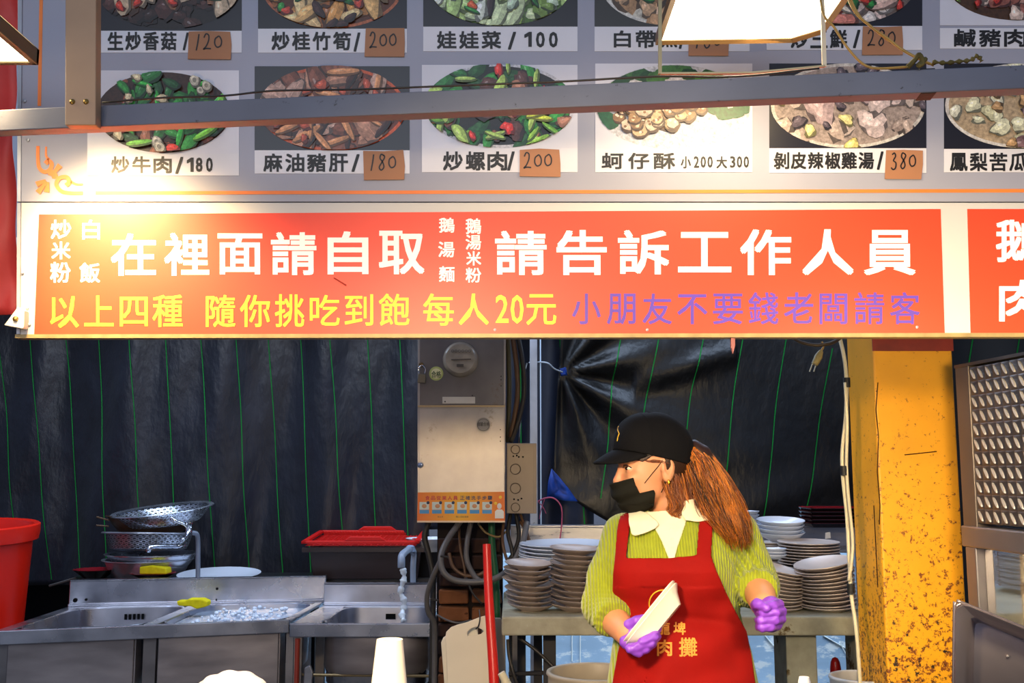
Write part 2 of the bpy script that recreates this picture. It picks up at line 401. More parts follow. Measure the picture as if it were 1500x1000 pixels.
for pts in ([(911, 490), (897, 570), (892, 650), (880, 730)], [(966, 490), (950, 570), (938, 640), (925, 760)], [(1032, 490), (1014, 570), (1004, 640), (985, 770)], [(1091, 490), (1075, 580), (1061, 700), (1055, 775)],
            [(1155, 490), (1138, 590), (1127, 680), (1112, 775)], [(1219, 510), (1202, 600), (1190, 690), (1174, 780)]):
    thread(tR, pts, 5.2, foldR, 0.8)
foldF = lambda x, y: 0.03 * math.sin(x / 31)
tF = tarp('tarpaulin', lambda v: 1256, lambda v: 1700, 380, 1100, 5.25, M('blackish_tarpaulin', '#121212', 0.5, 0, 0.3, 5, 0.5, 22), foldF, 'black tarpaulin behind the pillar and the slotted steel panel', nx=60, nz=20)
for pts in ([(1430, 480), (1418, 560)], [(1492, 480), (1480, 560)]): thread(tF, pts, 5.25, foldF, 1.0)
blue = M('blue_sheet', '#0c3f9c', 0.5, 0, 0.3, 20, 0.5, 30)
def wr(pix, D, amp=0.02):
    c = np.mean(pix, 0); vs = [P(c[0], c[1], D)]; n = len(pix)
    for r in (.5, 1):
        for i, (x, y) in enumerate(pix):
            p = P(c[0] + (x - c[0]) * r, c[1] + (y - c[1]) * r, D); p.y += amp * math.sin(i * 2.1 + r * 3); vs.append(p)
    fs = [(0, 1 + i, 1 + (i + 1) % n) for i in range(n)] + [(1 + i, 1 + n + i, 1 + n + (i + 1) % n, 1 + (i + 1) % n) for i in range(n)]
    return vs, fs
v, f = wr([(808, 686), (820, 700), (833, 715), (846, 734), (828, 733), (812, 730), (801, 728), (803, 705)], 5.16)
tag(mk('plastic_sheet', v, f, blue, smooth='all', solid=.003), 'crumpled bright blue sheet corner at the edge of the tarpaulin', 'plastic sheet')
v, f = wr([(820, 540), (829, 538), (831, 549), (822, 551)], 5.1, .01)
tie = mk('blue_tie', v, f, blue, smooth='all', solid=.004); tag(tie, 'small blue tie gathering the tarpaulin', 'tie')
MB().tube(spline([P(775, 531, 5.05), P(800, 531, 5.0), P(812, 540, 5.03), P(824, 545, 5.08)]), .004, 5).build('wire', M('pale_wire', '#a8b0b8', .4), tie, smooth='all')

# metal stud and rail frame at the back
galv = M('galvanised_steel', (0.40, 0.41, 0.45), 0.48, 0.55, 0.22, 7, 0.2, 60, stain='#3c3a3a', sthr=0.66, sscale=16)
st = pbox(776, 440, 790, 1500, 5.0, .05).build('metal_stud', galv, bevel=.002); tag(st, 'upright grey metal stud beside the junction box', 'stud')
g = pbox(790.5, 440, 793.5, 778, 5.02, .01).build('daylight_gap', M('gap_daylight_paint', '#cfe4ff', .3), st)  # pale colour stands in for daylight showing through the gap
rl = MB(); a = P(748, 772, 4.4); b = P(1262, 800, 4.4)
rl.box((a.x, 4.4, b.z), (b.x, 4.43, a.z)).box((a.x, 4.2, b.z - .01), (b.x, 4.43, b.z)).box((a.x, 4.38, a.z), (b.x, 4.44, a.z + .01))
rail = rl.build('steel_shelf', steel(), bevel=.002); tag(rail, 'long steel back shelf rail behind the plate stacks', 'shelf')
for x in (754, 1010, 1255):
    q = P(x, 800, 4.42); MB().box((q.x - .015, 4.40, 0), (q.x + .015, 4.43, q.z)).build('leg', steel(), rail)

structure(MB().box((-3.6, 5.0, P(0, 380, 5.3).z - .03), (3.6, 5.6, P(0, 380, 5.3).z + .05)).build('trim_1', galv))
# yard behind: pale wet paving and translucent sheet seen below the counter
sheetm = M('pale_plastic_sheet', '#a8c8ea', 0.25, 0, 0.25, 2.5, 0.4, 9, stain='#e6f2fc', sthr=0.54, sscale=5, stretch=(.6, 1, 1.6), stain2=('#5e7484', .63, 9, None))
a = P(380, 810, 6.6); b = P(1330, 1000, 6.6)
bs = MB().box((a.x, 6.6, 0), (b.x, 6.62, a.z)).build('plastic_curtain', sheetm); tag(bs, 'pale blue plastic curtain in daylight seen below the counter', 'plastic curtain')
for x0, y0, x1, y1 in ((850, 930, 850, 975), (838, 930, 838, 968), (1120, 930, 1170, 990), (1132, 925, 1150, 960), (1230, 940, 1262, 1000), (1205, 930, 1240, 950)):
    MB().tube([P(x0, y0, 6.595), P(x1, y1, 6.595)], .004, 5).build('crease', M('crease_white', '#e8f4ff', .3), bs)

# ------------------------------------------------------------------ boards above the counter
DB = 2.1
grey_b = M('menu_board_grey', '#9b9cab', 0.5, 0, 0.06, 3, 0.02, 20, stain='#7f7d84', sthr=0.7, sscale=22)
white_b = M('notice_board_white', '#c4c2c0', 0.45, 0, 0.05, 3, 0.02, 20, stain='#a8a096', sthr=0.72, sscale=25)
black = M('print_black', '#14100e', 0.5); white = M('print_white', '#ffffff', 0.45)
orange = M('print_orange', '#f08034', 0.5); yellow = M('print_yellow', '#ffe62e', 0.5); purple = M('print_purple', '#5a3aa8', 0.5)
redm = M('print_red', '#ee4422', 0.42, 0, 0.05, 2)
def board(pix, D, depth, name, mat, parent=None, **k): return MB().pquad(pix, D, depth).build(name, mat, parent, **k)
L0 = P(28, 296, DB)
menu = thing('menu_board', 'grey menu board with dish photos and price captions in two rows', 'sign', (0.3, DB, P(0, 296, DB).z))
board([(33, -140), (1720, -140), (1720, 295), (29, 295)], DB, .018, 'panel', grey_b, menu)
board([(27, -140), (33, -140), (30, 295), (25, 295)], DB - .004, .03, 'edge_frame', galv, menu)
note = thing('notice_board', 'white lower board with red notice panels in large lettering', 'sign', (0.3, DB, P(0, 492, DB).z))
board([(29, 297), (1720, 297), (1720, 488), (24, 490)], DB, .018, 'panel', white_b, note)
board([(25, 297), (30, 297), (29, 489), (24, 489)], DB - .004, .03, 'edge_frame', galv, note)
board([(22, 489.5), (1720, 487), (1720, 493), (22, 495)], DB - .004, .03, 'bottom_trim', M('brass_trim', '#a08a5c', .5, .3, .25, 30, .3, 60), note)
board([(57, 314), (1378, 306), (1384, 489), (50, 490)], DB - .001, .001, 'red_panel', redm, note)
board([(1417, 306), (1720, 306), (1722, 488), (1422, 488)], DB - .001, .001, 'red_panel', redm, note)
B = []
B += [('炒', 75, 322, 105, 350), ('米', 76, 354, 104, 380), ('粉', 74, 384, 104, 414), ('白', 121, 322, 147, 351), ('飯', 117, 385, 147, 414)]
B += [('鵝', 643, 319, 666, 341), ('湯', 642, 354, 666, 377), ('麵', 643, 390, 666, 413), ('鵝', 682, 320, 705, 343), ('湯', 682, 344, 705, 366), ('米', 683, 368, 705, 389), ('粉', 682, 392, 705, 414)]
lettering(B, DB, white, note, .0018, .035)
big = [('在', 163, 342, 229, 404), ('裡', 241, 341, 307, 404), ('面', 319, 342, 385, 402), ('請', 397, 340, 464, 403), ('自', 480, 339, 540, 402), ('取', 555, 338, 622, 402),
       ('請', 725, 338, 801, 403), ('告', 815, 337, 889, 403), ('訴', 905, 337, 980, 402), ('工', 993, 340, 1071, 399), ('作', 1084, 336, 1159, 403), ('人', 1175, 336, 1250, 403), ('員', 1265, 337, 1341, 403)]
lettering(big, DB, white, note, .0018, .04)
l2 = [('以', 74, 434, 116, 480), ('上', 124, 433, 167, 478), ('四', 176, 435, 217, 478), ('種', 224, 432, 268, 479), ('隨', 302, 432, 345, 479), ('你', 352, 432, 396, 479), ('挑', 403, 431, 446, 479), ('吃', 454, 432, 498, 477),
      ('到', 505, 431, 547, 477), ('飽', 555, 430, 600, 477), ('每', 620, 430, 665, 477), ('人', 672, 430, 716, 476), ('2', 726, 432, 745, 473), ('0', 748, 432, 767, 474), ('元', 771, 431, 815, 476)]
lettering(l2, DB, yellow, note, .0018, .018)
l3 = [('小', 838, 430, 880, 475), ('朋', 889, 430, 931, 475), ('友', 941, 430, 984, 475), ('不', 992, 431, 1036, 475), ('要', 1044, 430, 1088, 475), ('錢', 1096, 428, 1140, 475), ('老', 1148, 428, 1191, 474), ('闆', 1200, 430, 1241, 475), ('請', 1251, 428, 1295, 475), ('客', 1303, 428, 1347, 475)]
lettering(l3, DB, purple, note, .0018, .018)
lettering([('鵝', 1458, 321, 1530, 384), ('肉', 1463, 410, 1530, 471), ('湯', 1545, 321, 1615, 384)], DB, white, note, .0018, .035)
for x, y in ((33, 400), (40, 451), (43, 475), (725, 483), (1343, 479), (948, 483)):
    MB().lathe([(0, -.003), (.003, -.002), (.003, 0)], P(x, y, DB - .001), 8, Matrix.Rotation(-PI / 2, 3, 'X')).build('screw', galv, note)
MB().tube([P(489, 407, DB - .002), P(507, 418, DB - .002)], .0016, 5).build('scratch', M('dark_red_mark', '#8a1a08', .5), note)
# orange rules and corner ornament on the menu board
board([(140, 280), (1720, 276), (1720, 281), (140, 285)], DB - .001, .001, 'orange_rule', orange, menu)
board([(60, -140), (65, -140), (60, 155), (55, 155)], DB - .001, .001, 'orange_rule', orange, menu)
def ribbon(V, Fc, pts, w0, w1, D, lift, prof=None):
    sp = spline([(x, y, 0) for x, y in pts], 8); n = len(sp); base = len(V)
    for i, q in enumerate(sp):
        t = (sp[min(i + 1, n - 1)] - sp[max(i - 1, 0)]).normalized(); nx, ny = -t.y, t.x; w = (w0 + (w1 - w0) * i / (n - 1)) / 2
        for s in (-1, 1):
            p = P(q.x + nx * w * s, q.y + ny * w * s, D); p.y = D - lift; V.append(p)
    for i in range(n - 1): Fc.append((base + 2 * i, base + 2 * i + 1, base + 2 * i + 3, base + 2 * i + 2))
V, Fc = [], []
ribbon(V, Fc, [(56, 214), (56, 232), (58, 246), (66, 252), (74, 248), (76, 240), (71, 236), (67, 240)], 5, 7, DB, .0015)
ribbon(V, Fc, [(68, 215), (68, 228), (72, 234)], 2.5, 4, DB, .0015)
ribbon(V, Fc, [(122, 283), (104, 283), (90, 280), (83, 270), (88, 261), (98, 260), (102, 267), (97, 272)], 5, 7, DB, .0015)
ribbon(V, Fc, [(122, 270), (112, 270), (104, 266)], 2.5, 4, DB, .0015)
for ang, l in ((-50, 26), (-80, 14), (-20, 14), (128, 26), (100, 20), (155, 20)):
    c, s = math.cos(math.radians(ang)), math.sin(math.radians(ang)); ribbon(V, Fc, [(72 + c * 5, 262 + s * 5), (72 + c * l * .6, 262 + s * l * .6), (72 + c * l, 262 + s * l)], 3, 9, DB, .0016)
mk('corner_ornament', V, Fc, orange, menu)
MB().lathe([(0, -.003), (.004, -.002), (.004, 0)], P(36, 148, DB - .001), 8, Matrix.Rotation(-PI / 2, 3, 'X')).build('screw', galv, menu)
MB().lathe([(0, -.003), (.004, -.002), (.004, 0)], P(41, 205, DB - .001), 8, Matrix.Rotation(-PI / 2, 3, 'X')).build('screw', galv, menu)

# ---- dish photographs printed on the board
def clip(poly, conv):
    out = poly
    for i in range(len(conv)):
        (ax, ay), (bx, by) = conv[i], conv[(i + 1) % len(conv)]; inp = out; out = []
        if not inp: break
        side = lambda p: (bx - ax) * (p[1] - ay) - (by - ay) * (p[0] - ax)
        for j in range(len(inp)):
            p, q = inp[j], inp[(j + 1) % len(inp)]; sp_, sq = side(p), side(q)
            if sp_ >= 0: out.append(p)
            if (sp_ >= 0) != (sq >= 0):
                t = sp_ / (sp_ - sq); out.append((p[0] + (q[0] - p[0]) * t, p[1] + (q[1] - p[1]) * t))
    return out
def dish(card, cardcol, oval, base, rim, items, capy, caption, seed, tagpx=None, tagtxt=None):
    r = random.Random(seed); x0, y0, x1, y1 = card; cx, cy, rx, ry = oval
    board([(x0, y0), (x1, y0), (x1, y1), (x0, y1)], DB - .001, .001, 'photo_card', M('card_' + cardcol.strip('#'), cardcol, .35, 0, .08, 6), menu)
    ell_ = [(cx + rx * math.cos(t * 2 * PI / 48), cy + ry * math.sin(t * 2 * PI / 48)) for t in range(48)]
    rect = [(x0, y0), (x1, y0), (x1, y1), (x0, y1)]
    V, Fc, Cc = [], [], []; lay = [0]
    def put(poly, col):
        poly = clip(clip(poly, ell_), rect)
        if len(poly) < 3: return
        lay[0] += 1; n = len(V)
        for (x, y) in poly:
            p = P(x, y, DB); p.y = DB - .0012 - lay[0] * 2.2e-5; V.append(p)
        Fc.append(tuple(range(n, n + len(poly)))[::-1]); Cc.append(hexc(col) if isinstance(col, str) else col)
    put(ell_, rim or base)
    if rim: put([(cx + (x - cx) * .955, cy + (y - cy) * .93) for x, y in ell_], base)
    dk = lambda c, k: tuple(v * k for v in hexc(c))
    def blob(x, y, a, b, th, jag, n=14):
        ph = r.random() * 6; o = []
        for i in range(n):
            t = 2 * PI * i / n; q = 1 + jag * math.sin(3 * t + ph) * .5 + jag * (r.random() - .5)
            u, v = a * q * math.cos(t), b * q * math.sin(t); o.append((x + u * math.cos(th) - v * math.sin(th), y + u * math.sin(th) + v * math.cos(th)))
        return o
    for (kind, cnt, cols, sz) in items:
        for _ in range(int(cnt * 1.5)):
            t = r.random() * 2 * PI; q = math.sqrt(r.random()) * .97; x, y = cx + rx * q * math.cos(t), cy + ry * q * math.sin(t)
            c = r.choice(cols); th = r.random() * PI; s = sz * (0.7 + .6 * r.random())
            if kind == 'c': a, b, j = s, s * (.5 + .3 * r.random()), .35
            elif kind == 'l': a, b, j = s * 1.3, s * .55, .2
            elif kind == 's': a, b, j = s * 1.6, s * .28, .08
            else: a, b, j = s, s * .8, .08
            put(blob(x + 1.2, y + 1.8, a + 1.5, b + 1.5, th, j), dk(c, .22)); put(blob(x, y, a, b, th, j), c)
            put(blob(x - a * .15, y - b * .2, a * .62, b * .5, th, j), tuple(min(1, v * 1.45 + .015) for v in hexc(c)))
            if kind in 'cr' or r.random() < .4: put(blob(x - a * .2, y - b * .3, a * .2, b * .14, th, .2, 8), tuple(min(1, v * 1.6 + .2) for v in hexc(c)))
            if kind == 'l': put([(x - a * .8 * math.cos(th), y - a * .8 * math.sin(th) - .5), (x + a * .8 * math.cos(th), y + a * .8 * math.sin(th) - .5), (x + a * .8 * math.cos(th), y + a * .8 * math.sin(th) + .5), (x - a * .8 * math.cos(th), y - a * .8 * math.sin(th) + .5)], dk(c, 1.8))
            if kind == 'r': put(blob(x, y, a * .45, b * .45, th, .05), dk(c, .5))
    mk('dish_print', V, Fc, M_print(), menu, cols=Cc)
    c0, c1 = capy; board([(x0, c0), (x1, c0), (x1, c1), (x0, c1)], DB - .001, .0012, 'caption_strip', M('caption_white', '#d8d6dc', .4, 0, .05, 5), menu)
    lettering(caption, DB, black, menu, .0016, .05)
    if tagpx:
        tx0, ty0, tx1, ty1 = tagpx; j = lambda: r.uniform(-1.5, 1.5)
        pts = [(tx0 + j(), ty0 + j()), ((tx0 + tx1) / 2, ty0 + j() * .4), (tx1 + j(), ty0 + j()), (tx1 + 1, (ty0 + ty1) / 2 + j()), (tx1 + j(), ty1 + j()), (tx0 + j(), ty1 + j())]
        tg = board(pts, DB - .0035, .001, 'price_sticker', M('kraft_tape', '#a87450', .6, 0, .06, 8), menu)
        V, Fc = [], []; n = len(tagtxt); w = (tx1 - tx0) * .74 / n; hx = tx0 + (tx1 - tx0) * .1; hh = 24; hy = ty0 + (6 if ty1 - ty0 > 36 else 4)
        for k_, ch in enumerate(tagtxt):
            for stroke in HAND[ch]:
                pp = [(hx + w * (k_ + .1 + .75 * a_) , hy + hh * (1 - b_) - 2 * k_ * .3 + (5 * (ch == '0') * (1 - (1 - b_)) * 0)) for a_, b_ in stroke]; ribbon(V, Fc, pp, 2.0, 2.0, DB, .0042)
        mk('handwritten_price', V, Fc, black, tg)
HAND = {'1': [[(.75, 1), (.6, .5), (.4, 0)]], '2': [[(.05, .75), (.3, .98), (.65, .9), (.65, .6), (.35, .25), (.0, .05), (.35, .1), (.95, .08)]],
        '0': [[(.5, .8), (.15, .65), (.1, .35), (.4, .15), (.85, .25), (.95, .55), (.7, .8), (.45, .8)]], '8': [[(.8, .9), (.4, .98), (.25, .75), (.6, .5), (.75, .2), (.4, .02), (.15, .2), (.5, .5), (.85, .8), (.7, .95)]],
        '3': [[(.2, .9), (.55, 1), (.7, .8), (.4, .55), (.75, .4), (.7, .1), (.35, 0), (.05, .12)]], '6': [[(.7, 1), (.25, .6), (.1, .25), (.4, 0), (.8, .15), (.7, .45), (.25, .4)]]}
meat, dkmeat = ['#7a3a22', '#8e4a30', '#5e2a18', '#a0644a'], ['#2e160e', '#46221a', '#3a1c14']
greens, lg = ['#1e6a2c', '#2a8a34', '#174e22'], ['#6aa82e', '#8cc040', '#a8c860']
WC, DC = '#d4d2da', '#17141c'
# first row (cut by the top of the picture)
T1 = lambda s, x0, x1, y0=46, y1=74: row(s, x0, x1, y0, y1)
dish((128, -120, 354, 45), DC, (247, -15, 105, 58), '#1c100c', None, [('c', 26, dkmeat, 14), ('c', 10, ['#a88462', '#8a5a3c', '#c0a488'], 20), ('l', 6, ['#c8ac8c'], 20), ('s', 5, greens, 13), ('c', 4, ['#c83018'], 6)], (45, 77), T1('生炒香菇', 158, 262, 47, 74) + [('/', 268, 48, 277, 74)], 11, (276, 45, 338, 87), '120')
dish((378, -120, 596, 42), DC, (487, -18, 103, 60), '#5a2c14', '#b0603a', [('c', 20, ['#b87a3a', '#9a5a2a'], 14), ('l', 16, ['#d8a868', '#e0bc84', '#c88c48'], 16), ('c', 6, greens, 7), ('c', 7, ['#c8402a'], 6), ('l', 4, ['#3a201c'], 9)], (42, 77), T1('炒桂竹筍', 398, 518, 47, 74) + [('/', 518, 48, 528, 76)], 12, (535, 42, 592, 83), '200')
dish((620, -120, 846, 39), DC, (733, -22, 105, 60), '#4c6e2a', None, [('l', 24, ['#a8c478', '#8cb04e', '#c8d8a8'], 18), ('c', 12, ['#b8ccb0', '#dde4d4', '#6c8a3c'], 13), ('s', 5, ['#3a2a2a'], 10), ('c', 4, ['#d0582a'], 7), ('s', 6, greens, 9)], (39, 75), T1('娃娃菜', 640, 738, 46, 72) + [('/', 744, 47, 756, 73), ('1', 768, 47, 779, 69), ('0', 785, 47, 798, 70), ('0', 804, 47, 817, 70)], 13)
dish((871, -120, 1098, 39), '#2a2824', (985, -20, 104, 58), '#c8c2b4', '#d8d4cc', [('c', 5, ['#a8825c', '#8c6c48'], 26), ('c', 8, ['#b89470', '#7c5c3c'], 12), ('l', 4, greens, 14)], (39, 75), [('白', 899, 45, 924, 70), ('帶', 931, 45, 961, 71), ('魚', 968, 45, 992, 70), ('/', 994, 47, 1004, 72)], 14, (1008, 42, 1067, 81), '160')
dish((1123, -120, 1351, 38), DC, (1237, -22, 104, 58), '#6c5c54', None, [('c', 22, ['#c8b0a8', '#a88078', '#d8ccc4'], 14), ('l', 9, ['#c87868', '#e0b8a8'], 15), ('c', 5, greens, 9), ('c', 6, ['#c0301c'], 7), ('s', 5, ['#e8d8c4'], 12)], (38, 73), T1('炒三鮮', 1158, 1244, 44, 71) + [('/', 1249, 44, 1260, 71)], 15, (1263, 39, 1322, 81), '280')
dish((1377, -120, 1604, 37), WC, (1490, -25, 104, 55), '#4c3018', None, [('c', 24, ['#b88a7a', '#96584a', '#dcc0b0'], 12), ('l', 10, greens + lg, 12), ('c', 4, ['#c03020'], 6)], (41, 71), T1('鹹豬肉', 1397, 1507, 43, 69) + T1('150', 1520, 1580), 16)
# second row
dish((128, 103, 350, 225), WC, (240, 165, 98, 59), '#40261a', None, [('c', 34, meat + dkmeat, 11), ('l', 22, greens, 12), ('s', 10, ['#2fae3a', '#7ccc40'], 11), ('r', 4, ['#c8c0ac'], 8), ('c', 3, ['#e03424'], 9), ('c', 4, ['#d8c8a0', '#e8e2c8'], 9)], (225, 257), [(c, x, 229, x + 27, 254) for c, x in zip('炒牛肉', (163, 194, 225))] + [('/', 257, 230, 269, 255), ('1', 274, 231, 284, 252), ('8', 287, 231, 297, 252), ('0', 302, 231, 312, 252)], 21)
dish((373, 97, 600, 220), DC, (487, 159, 108, 62), '#6a2c18', '#d0582a', [('c', 20, ['#8a5a48', '#6a3826', '#94604c'], 18), ('l', 18, ['#a87860', '#b08c7c', '#703c28'], 22), ('s', 14, ['#c88858', '#3a140c'], 12), ('c', 6, ['#b04424'], 7)], (220, 254), [(c, x, 225, x + 28, 252) for c, x in zip('麻油豬肝', (386, 418, 450, 482))] + [('/', 515, 226, 527, 252)], 22, (532, 221, 592, 262), '180')
dish((618, 95, 846, 217), WC, (732, 155, 110, 62), '#1c1a1a', '#c8c6cc', [('l', 26, greens, 15), ('c', 12, ['#7c4634', '#a8745c', '#54302a'], 11), ('s', 12, lg + ['#c8d840'], 9), ('c', 5, ['#d82c20'], 8), ('l', 6, lg, 12)], (217, 252), [(c, x, 222, x + 29, 250) for c, x in zip('炒螺肉', (649, 682, 714))] + [('/', 743, 222, 754, 250)], 23, (760, 218, 820, 259), '200')
dish((872, 93, 1102, 218), WC, (986, 157, 114, 62), '#d0ced2', None, [('l', 0, greens, 15)], (218, 252), [('蚵', 881, 224, 913, 248), ('仔', 920, 224, 951, 248), ('酥', 957, 224, 989, 248), ('小', 997, 229, 1012, 247)] + [(c, x, 229, x + 8, 246) for c, x in zip('200', (1016, 1026, 1036))] + [('大', 1049, 229, 1065, 247)] + [(c, x, 229, x + 8, 246) for c, x in zip('300', (1069, 1079, 1089))], 24)
dish((1127, 93, 1357, 217), DC, (1242, 155, 113, 62), '#a4938a', '#cfc8bf', [('c', 9, ['#b8a498', '#c4b2a8', '#98867c'], 17), ('c', 5, ['#d0bcb8', '#bca4a4'], 20), ('c', 4, ['#d8c878', '#e0d490'], 9), ('c', 5, ['#5c5058'], 8)], (217, 253), [(c, x, 223, x + 23, 248) for c, x in zip('剝皮辣椒雞湯', (1133, 1158, 1183, 1208, 1232, 1257))] + [('/', 1284, 222, 1294, 249)], 25, (1297, 219, 1351, 261), '380')
dish((1383, 93, 1612, 218), DC, (1497, 155, 113, 62), '#b09a7c', '#d0cac4', [('c', 24, ['#d0ceb0', '#bcb894', '#dcdac4'], 11), ('c', 5, ['#6c5054', '#8c7478'], 18), ('c', 6, ['#b08c60'], 10)], (218, 252), [(c, x, 224, x + 26, 251) for c, x in zip('鳳梨苦瓜雞湯', (1391, 1420, 1449, 1478, 1507, 1536))], 26)
# fried oysters: nuggets in a band and lettuce at the plate's ends
V, Fc, Cc = [], [], []; r = random.Random(5); k = 0
ovl = [(986 + 112 * math.cos(t * 2 * PI / 48), 157 + 61 * math.sin(t * 2 * PI / 48)) for t in range(48)]
def pb(poly, col):
    global k
    poly = clip(poly, ovl)
    if len(poly) < 3: return
    k += 1; n = len(V)
    for x, y in poly: p = P(x, y, DB); p.y = DB - .002 - k * 2.2e-5; V.append(p)
    Fc.append(tuple(range(n, n + len(poly)))[::-1]); Cc.append(hexc(col))
def bl(x, y, a, b): return [(x + a * (1 + .22 * (r.random() - .5)) * math.cos(t * PI / 7), y + b * (1 + .22 * (r.random() - .5)) * math.sin(t * PI / 7)) for t in range(14)]
for i in range(22): pb(bl(880 + i * 10, 104 + 6 * math.sin(i) + abs(i - 11) * 1.5, 14, 9), r.choice(['#2c5a2a', '#3f7030', '#1c4420']))
for x, y in ((885, 172), (892, 182), (882, 160), (1062, 168), (1076, 166), (1088, 160), (1050, 160)): pb(bl(x, y, 15, 8), '#1c5a34')
for i in range(40):
    x = r.uniform(895, 1042); y = r.uniform(134, 178) + 24 * math.exp(-((x - 950) / 35) ** 2); s = r.uniform(8, 13); c = r.choice(['#b08c60', '#9a744c', '#c8a880', '#d0b8a0', '#8a6644'])
    pb(bl(x + 1, y + 2, s + 1, s), '#4a3020'); pb(bl(x, y, s, s * .85), c)
    for _ in range(4): pb(bl(x + r.uniform(-s, s) * .5, y + r.uniform(-s, s) * .45, 2.2, 2), r.choice(['#dcc8a4', '#7a5434', '#e4d8c4']))
mk('dish_print', V, Fc, M_print(), menu, cols=Cc)

# white plastic bracket at the lower corner of the boards
br = MB().pquad([(6, 476), (26, 449), (36, 455), (35, 478), (33, 481)], DB - .02, .02).build('corner_bracket', M('white_plastic', '#e8e2d4', .4), bevel=.001)
tag(br, 'small white triangular bracket at the lower corner of the notice board', 'bracket')
MB().lathe([(0, -.006), (.005, -.004), (.006, 0)], P(23, 467, DB - .02), 10, Matrix.Rotation(-PI / 2, 3, 'X')).build('bolt', M('brass_bolt', '#8a7440', .35, .8), br, smooth=True)
# red canvas at the far edge
def rc():
    vs = []; nx, nz = 20, 40
    for j in range(nz + 1):
        for i in range(nx + 1):
            u, v = i / nx, j / nz; x = -260 + (286 - 4 * v) * u; y = -140 + (600 + 0 * u) * v; y = min(y, 476 - (26 - x) * .25 if v > .97 else 1e9)
            p = P(x, y, 2.3); p.y += .012 * math.sin(x / 17 + y / 60) + .008 * math.sin((x + y) / 21); vs.append(p)
    return vs, [(j * (nx + 1) + i, (j + 1) * (nx + 1) + i, (j + 1) * (nx + 1) + i + 1, j * (nx + 1) + i + 1) for j in range(nz) for i in range(nx)]
v, f = rc(); tag(mk('red_canvas', v, f, M('red_canvas', '#c8342c', .55, 0, .15, 5, .3, 60), smooth='all', solid=.003), 'hanging red canvas sheet beside the menu board', 'canvas')
MB().pquad([(26, -140), (30, -140), (30, 150), (26, 160)], 2.22, .01).build('bright_slit', M('white_plastic', '#e8e2d4', .4)).update_tag()  # white strip stands in for the slit of light beside the board
tag(bpy.data.objects['bright_slit'], 'white strip for the bright slit between red canvas and menu board', 'strip')

# ------------------------------------------------------------------ beam, post, lamps and their wiring
beamm = M('galvanised_beam', '#565b6c', 0.5, 0.0, 0.2, 6, 0.15, 70, stain='#1e1c20', sthr=0.635, sscale=42, stretch=(.7, 1, 1))
Ab, Bb = P(-60, 178.5, 1.757), P(1580, 108.6, 1.55)
def bar(A, B_, w, h):
    d = (B_ - A).normalized(); up = Vector((0, 0, 1)); n = d.cross(up).normalized(); up = n.cross(d)
    c = [A + n * s * 0 + up * t for s, t in ()]
    q = lambda p: [p + up * h / 2, p - up * h / 2, p - up * h / 2 - n * w, p + up * h / 2 - n * w]
    return MB().prism(q(A), B_ - A), n, up
mb, bn_, bu_ = bar(Ab, Bb, .032, .0385)
if bn_.y > 0: mb, bn_, bu_ = bar(Bb, Ab, .032, .0385)
beam = mb.build('metal_beam', beamm, bevel=.0015); tag(beam, 'speckled grey steel beam crossing in front of the menu board', 'beam')
Dbeam = lambda x: 1.757 + (1.55 - 1.757) * (x + 60) / 1640
postm = M('tan_steel_post', '#9c8064', .5, .0, .14, 7, .1, 40, stain='#3c3028', sthr=.68, sscale=20)
post = MB().pquad([(96, -140), (141, -140), (140, 183), (95, 183)], 1.700, .024).build('steel_post', postm, bevel=.0015); tag(post, 'brown square post bolted upright to the steel beam', 'post')
for x in (106, 126): MB().lathe([(0, -.004), (.0035, -.003), (.005, -.001), (.005, 0)], P(x, 149, 1.70), 10, Matrix.Rotation(-PI / 2, 3, 'X')).build('bolt', M('brass_bolt', '#8a7440', .35, .8), post, smooth=True)
cordm = M('dark_cord', '#2a241c', .5); goldw = M('tan_cord', '#a8843c', .45, 0, .2, 20)
cable('lamp_cord', [(150, 150, 1.74), (240, 143, 1.73), (330, 140, 1.72), (400, 133, 1.715), (520, 131, 1.70), (600, 128, 1.69), (700, 124, 1.68), (830, 119, 1.66), (960, 112, 1.64), (1080, 112, 1.63), (1200, 100, 1.62)], .0018, cordm)
tag(bpy.data.objects['lamp_cord'], 'thin dark cord lying along the top of the beam', 'cord')
wm = M('lamp_bracket_steel', '#8a7c5c', .35, .6, .1, 9)
emi = M('lamp_glass', '#ffffff', .3, emit=(1.0, .86, .58), estr=14)
housing = M('lamp_housing', '#6c5232', .45, .3, .15, 12)
# floodlight above the beam, glass facing down
zf = P(1000, 57, 1.93).z
corners = [P(970, 57, 1.93), P(1164, 48, 1.90), None, None]
l0, l1 = corners[0], corners[1]
fl = thing('floodlight', 'lit rectangular floodlight glowing over the dish photos', 'lamp', (l0 + l1) / 2 + Vector((0, -.08, .03)))
pts = [Vector((l0.x, 1.935, zf)), Vector((l1.x, 1.925, zf)), Vector((l1.x + .045, 1.885, zf)), Vector((l1.x + .045, 1.74, zf)), Vector((l0.x - .0, 1.74, zf))]
MB().prism(pts, (0, 0, .001)).build('lamp_glass', emi, fl)
cen = sum(pts, Vector()) / 5
rimv = []
o_ = [cen + (p - cen) * 1.07 for p in pts]
m_ = MB(); n = 5
m_.add([p + Vector((0, 0, -.008)) for p in o_] + [p + Vector((0, 0, -.002)) for p in pts] + [p + Vector((0, 0, .012)) for p in o_] + [p + Vector((0, 0, .012)) for p in pts],
       [(i, (i + 1) % n, n + (i + 1) % n, n + i) for i in range(n)] + [(i, 2 * n + i, 2 * n + (i + 1) % n, (i + 1) % n) for i in range(n)] + [(n + i, n + (i + 1) % n, 3 * n + (i + 1) % n, 3 * n + i) for i in range(n)])
m_.build('rim', housing, fl)
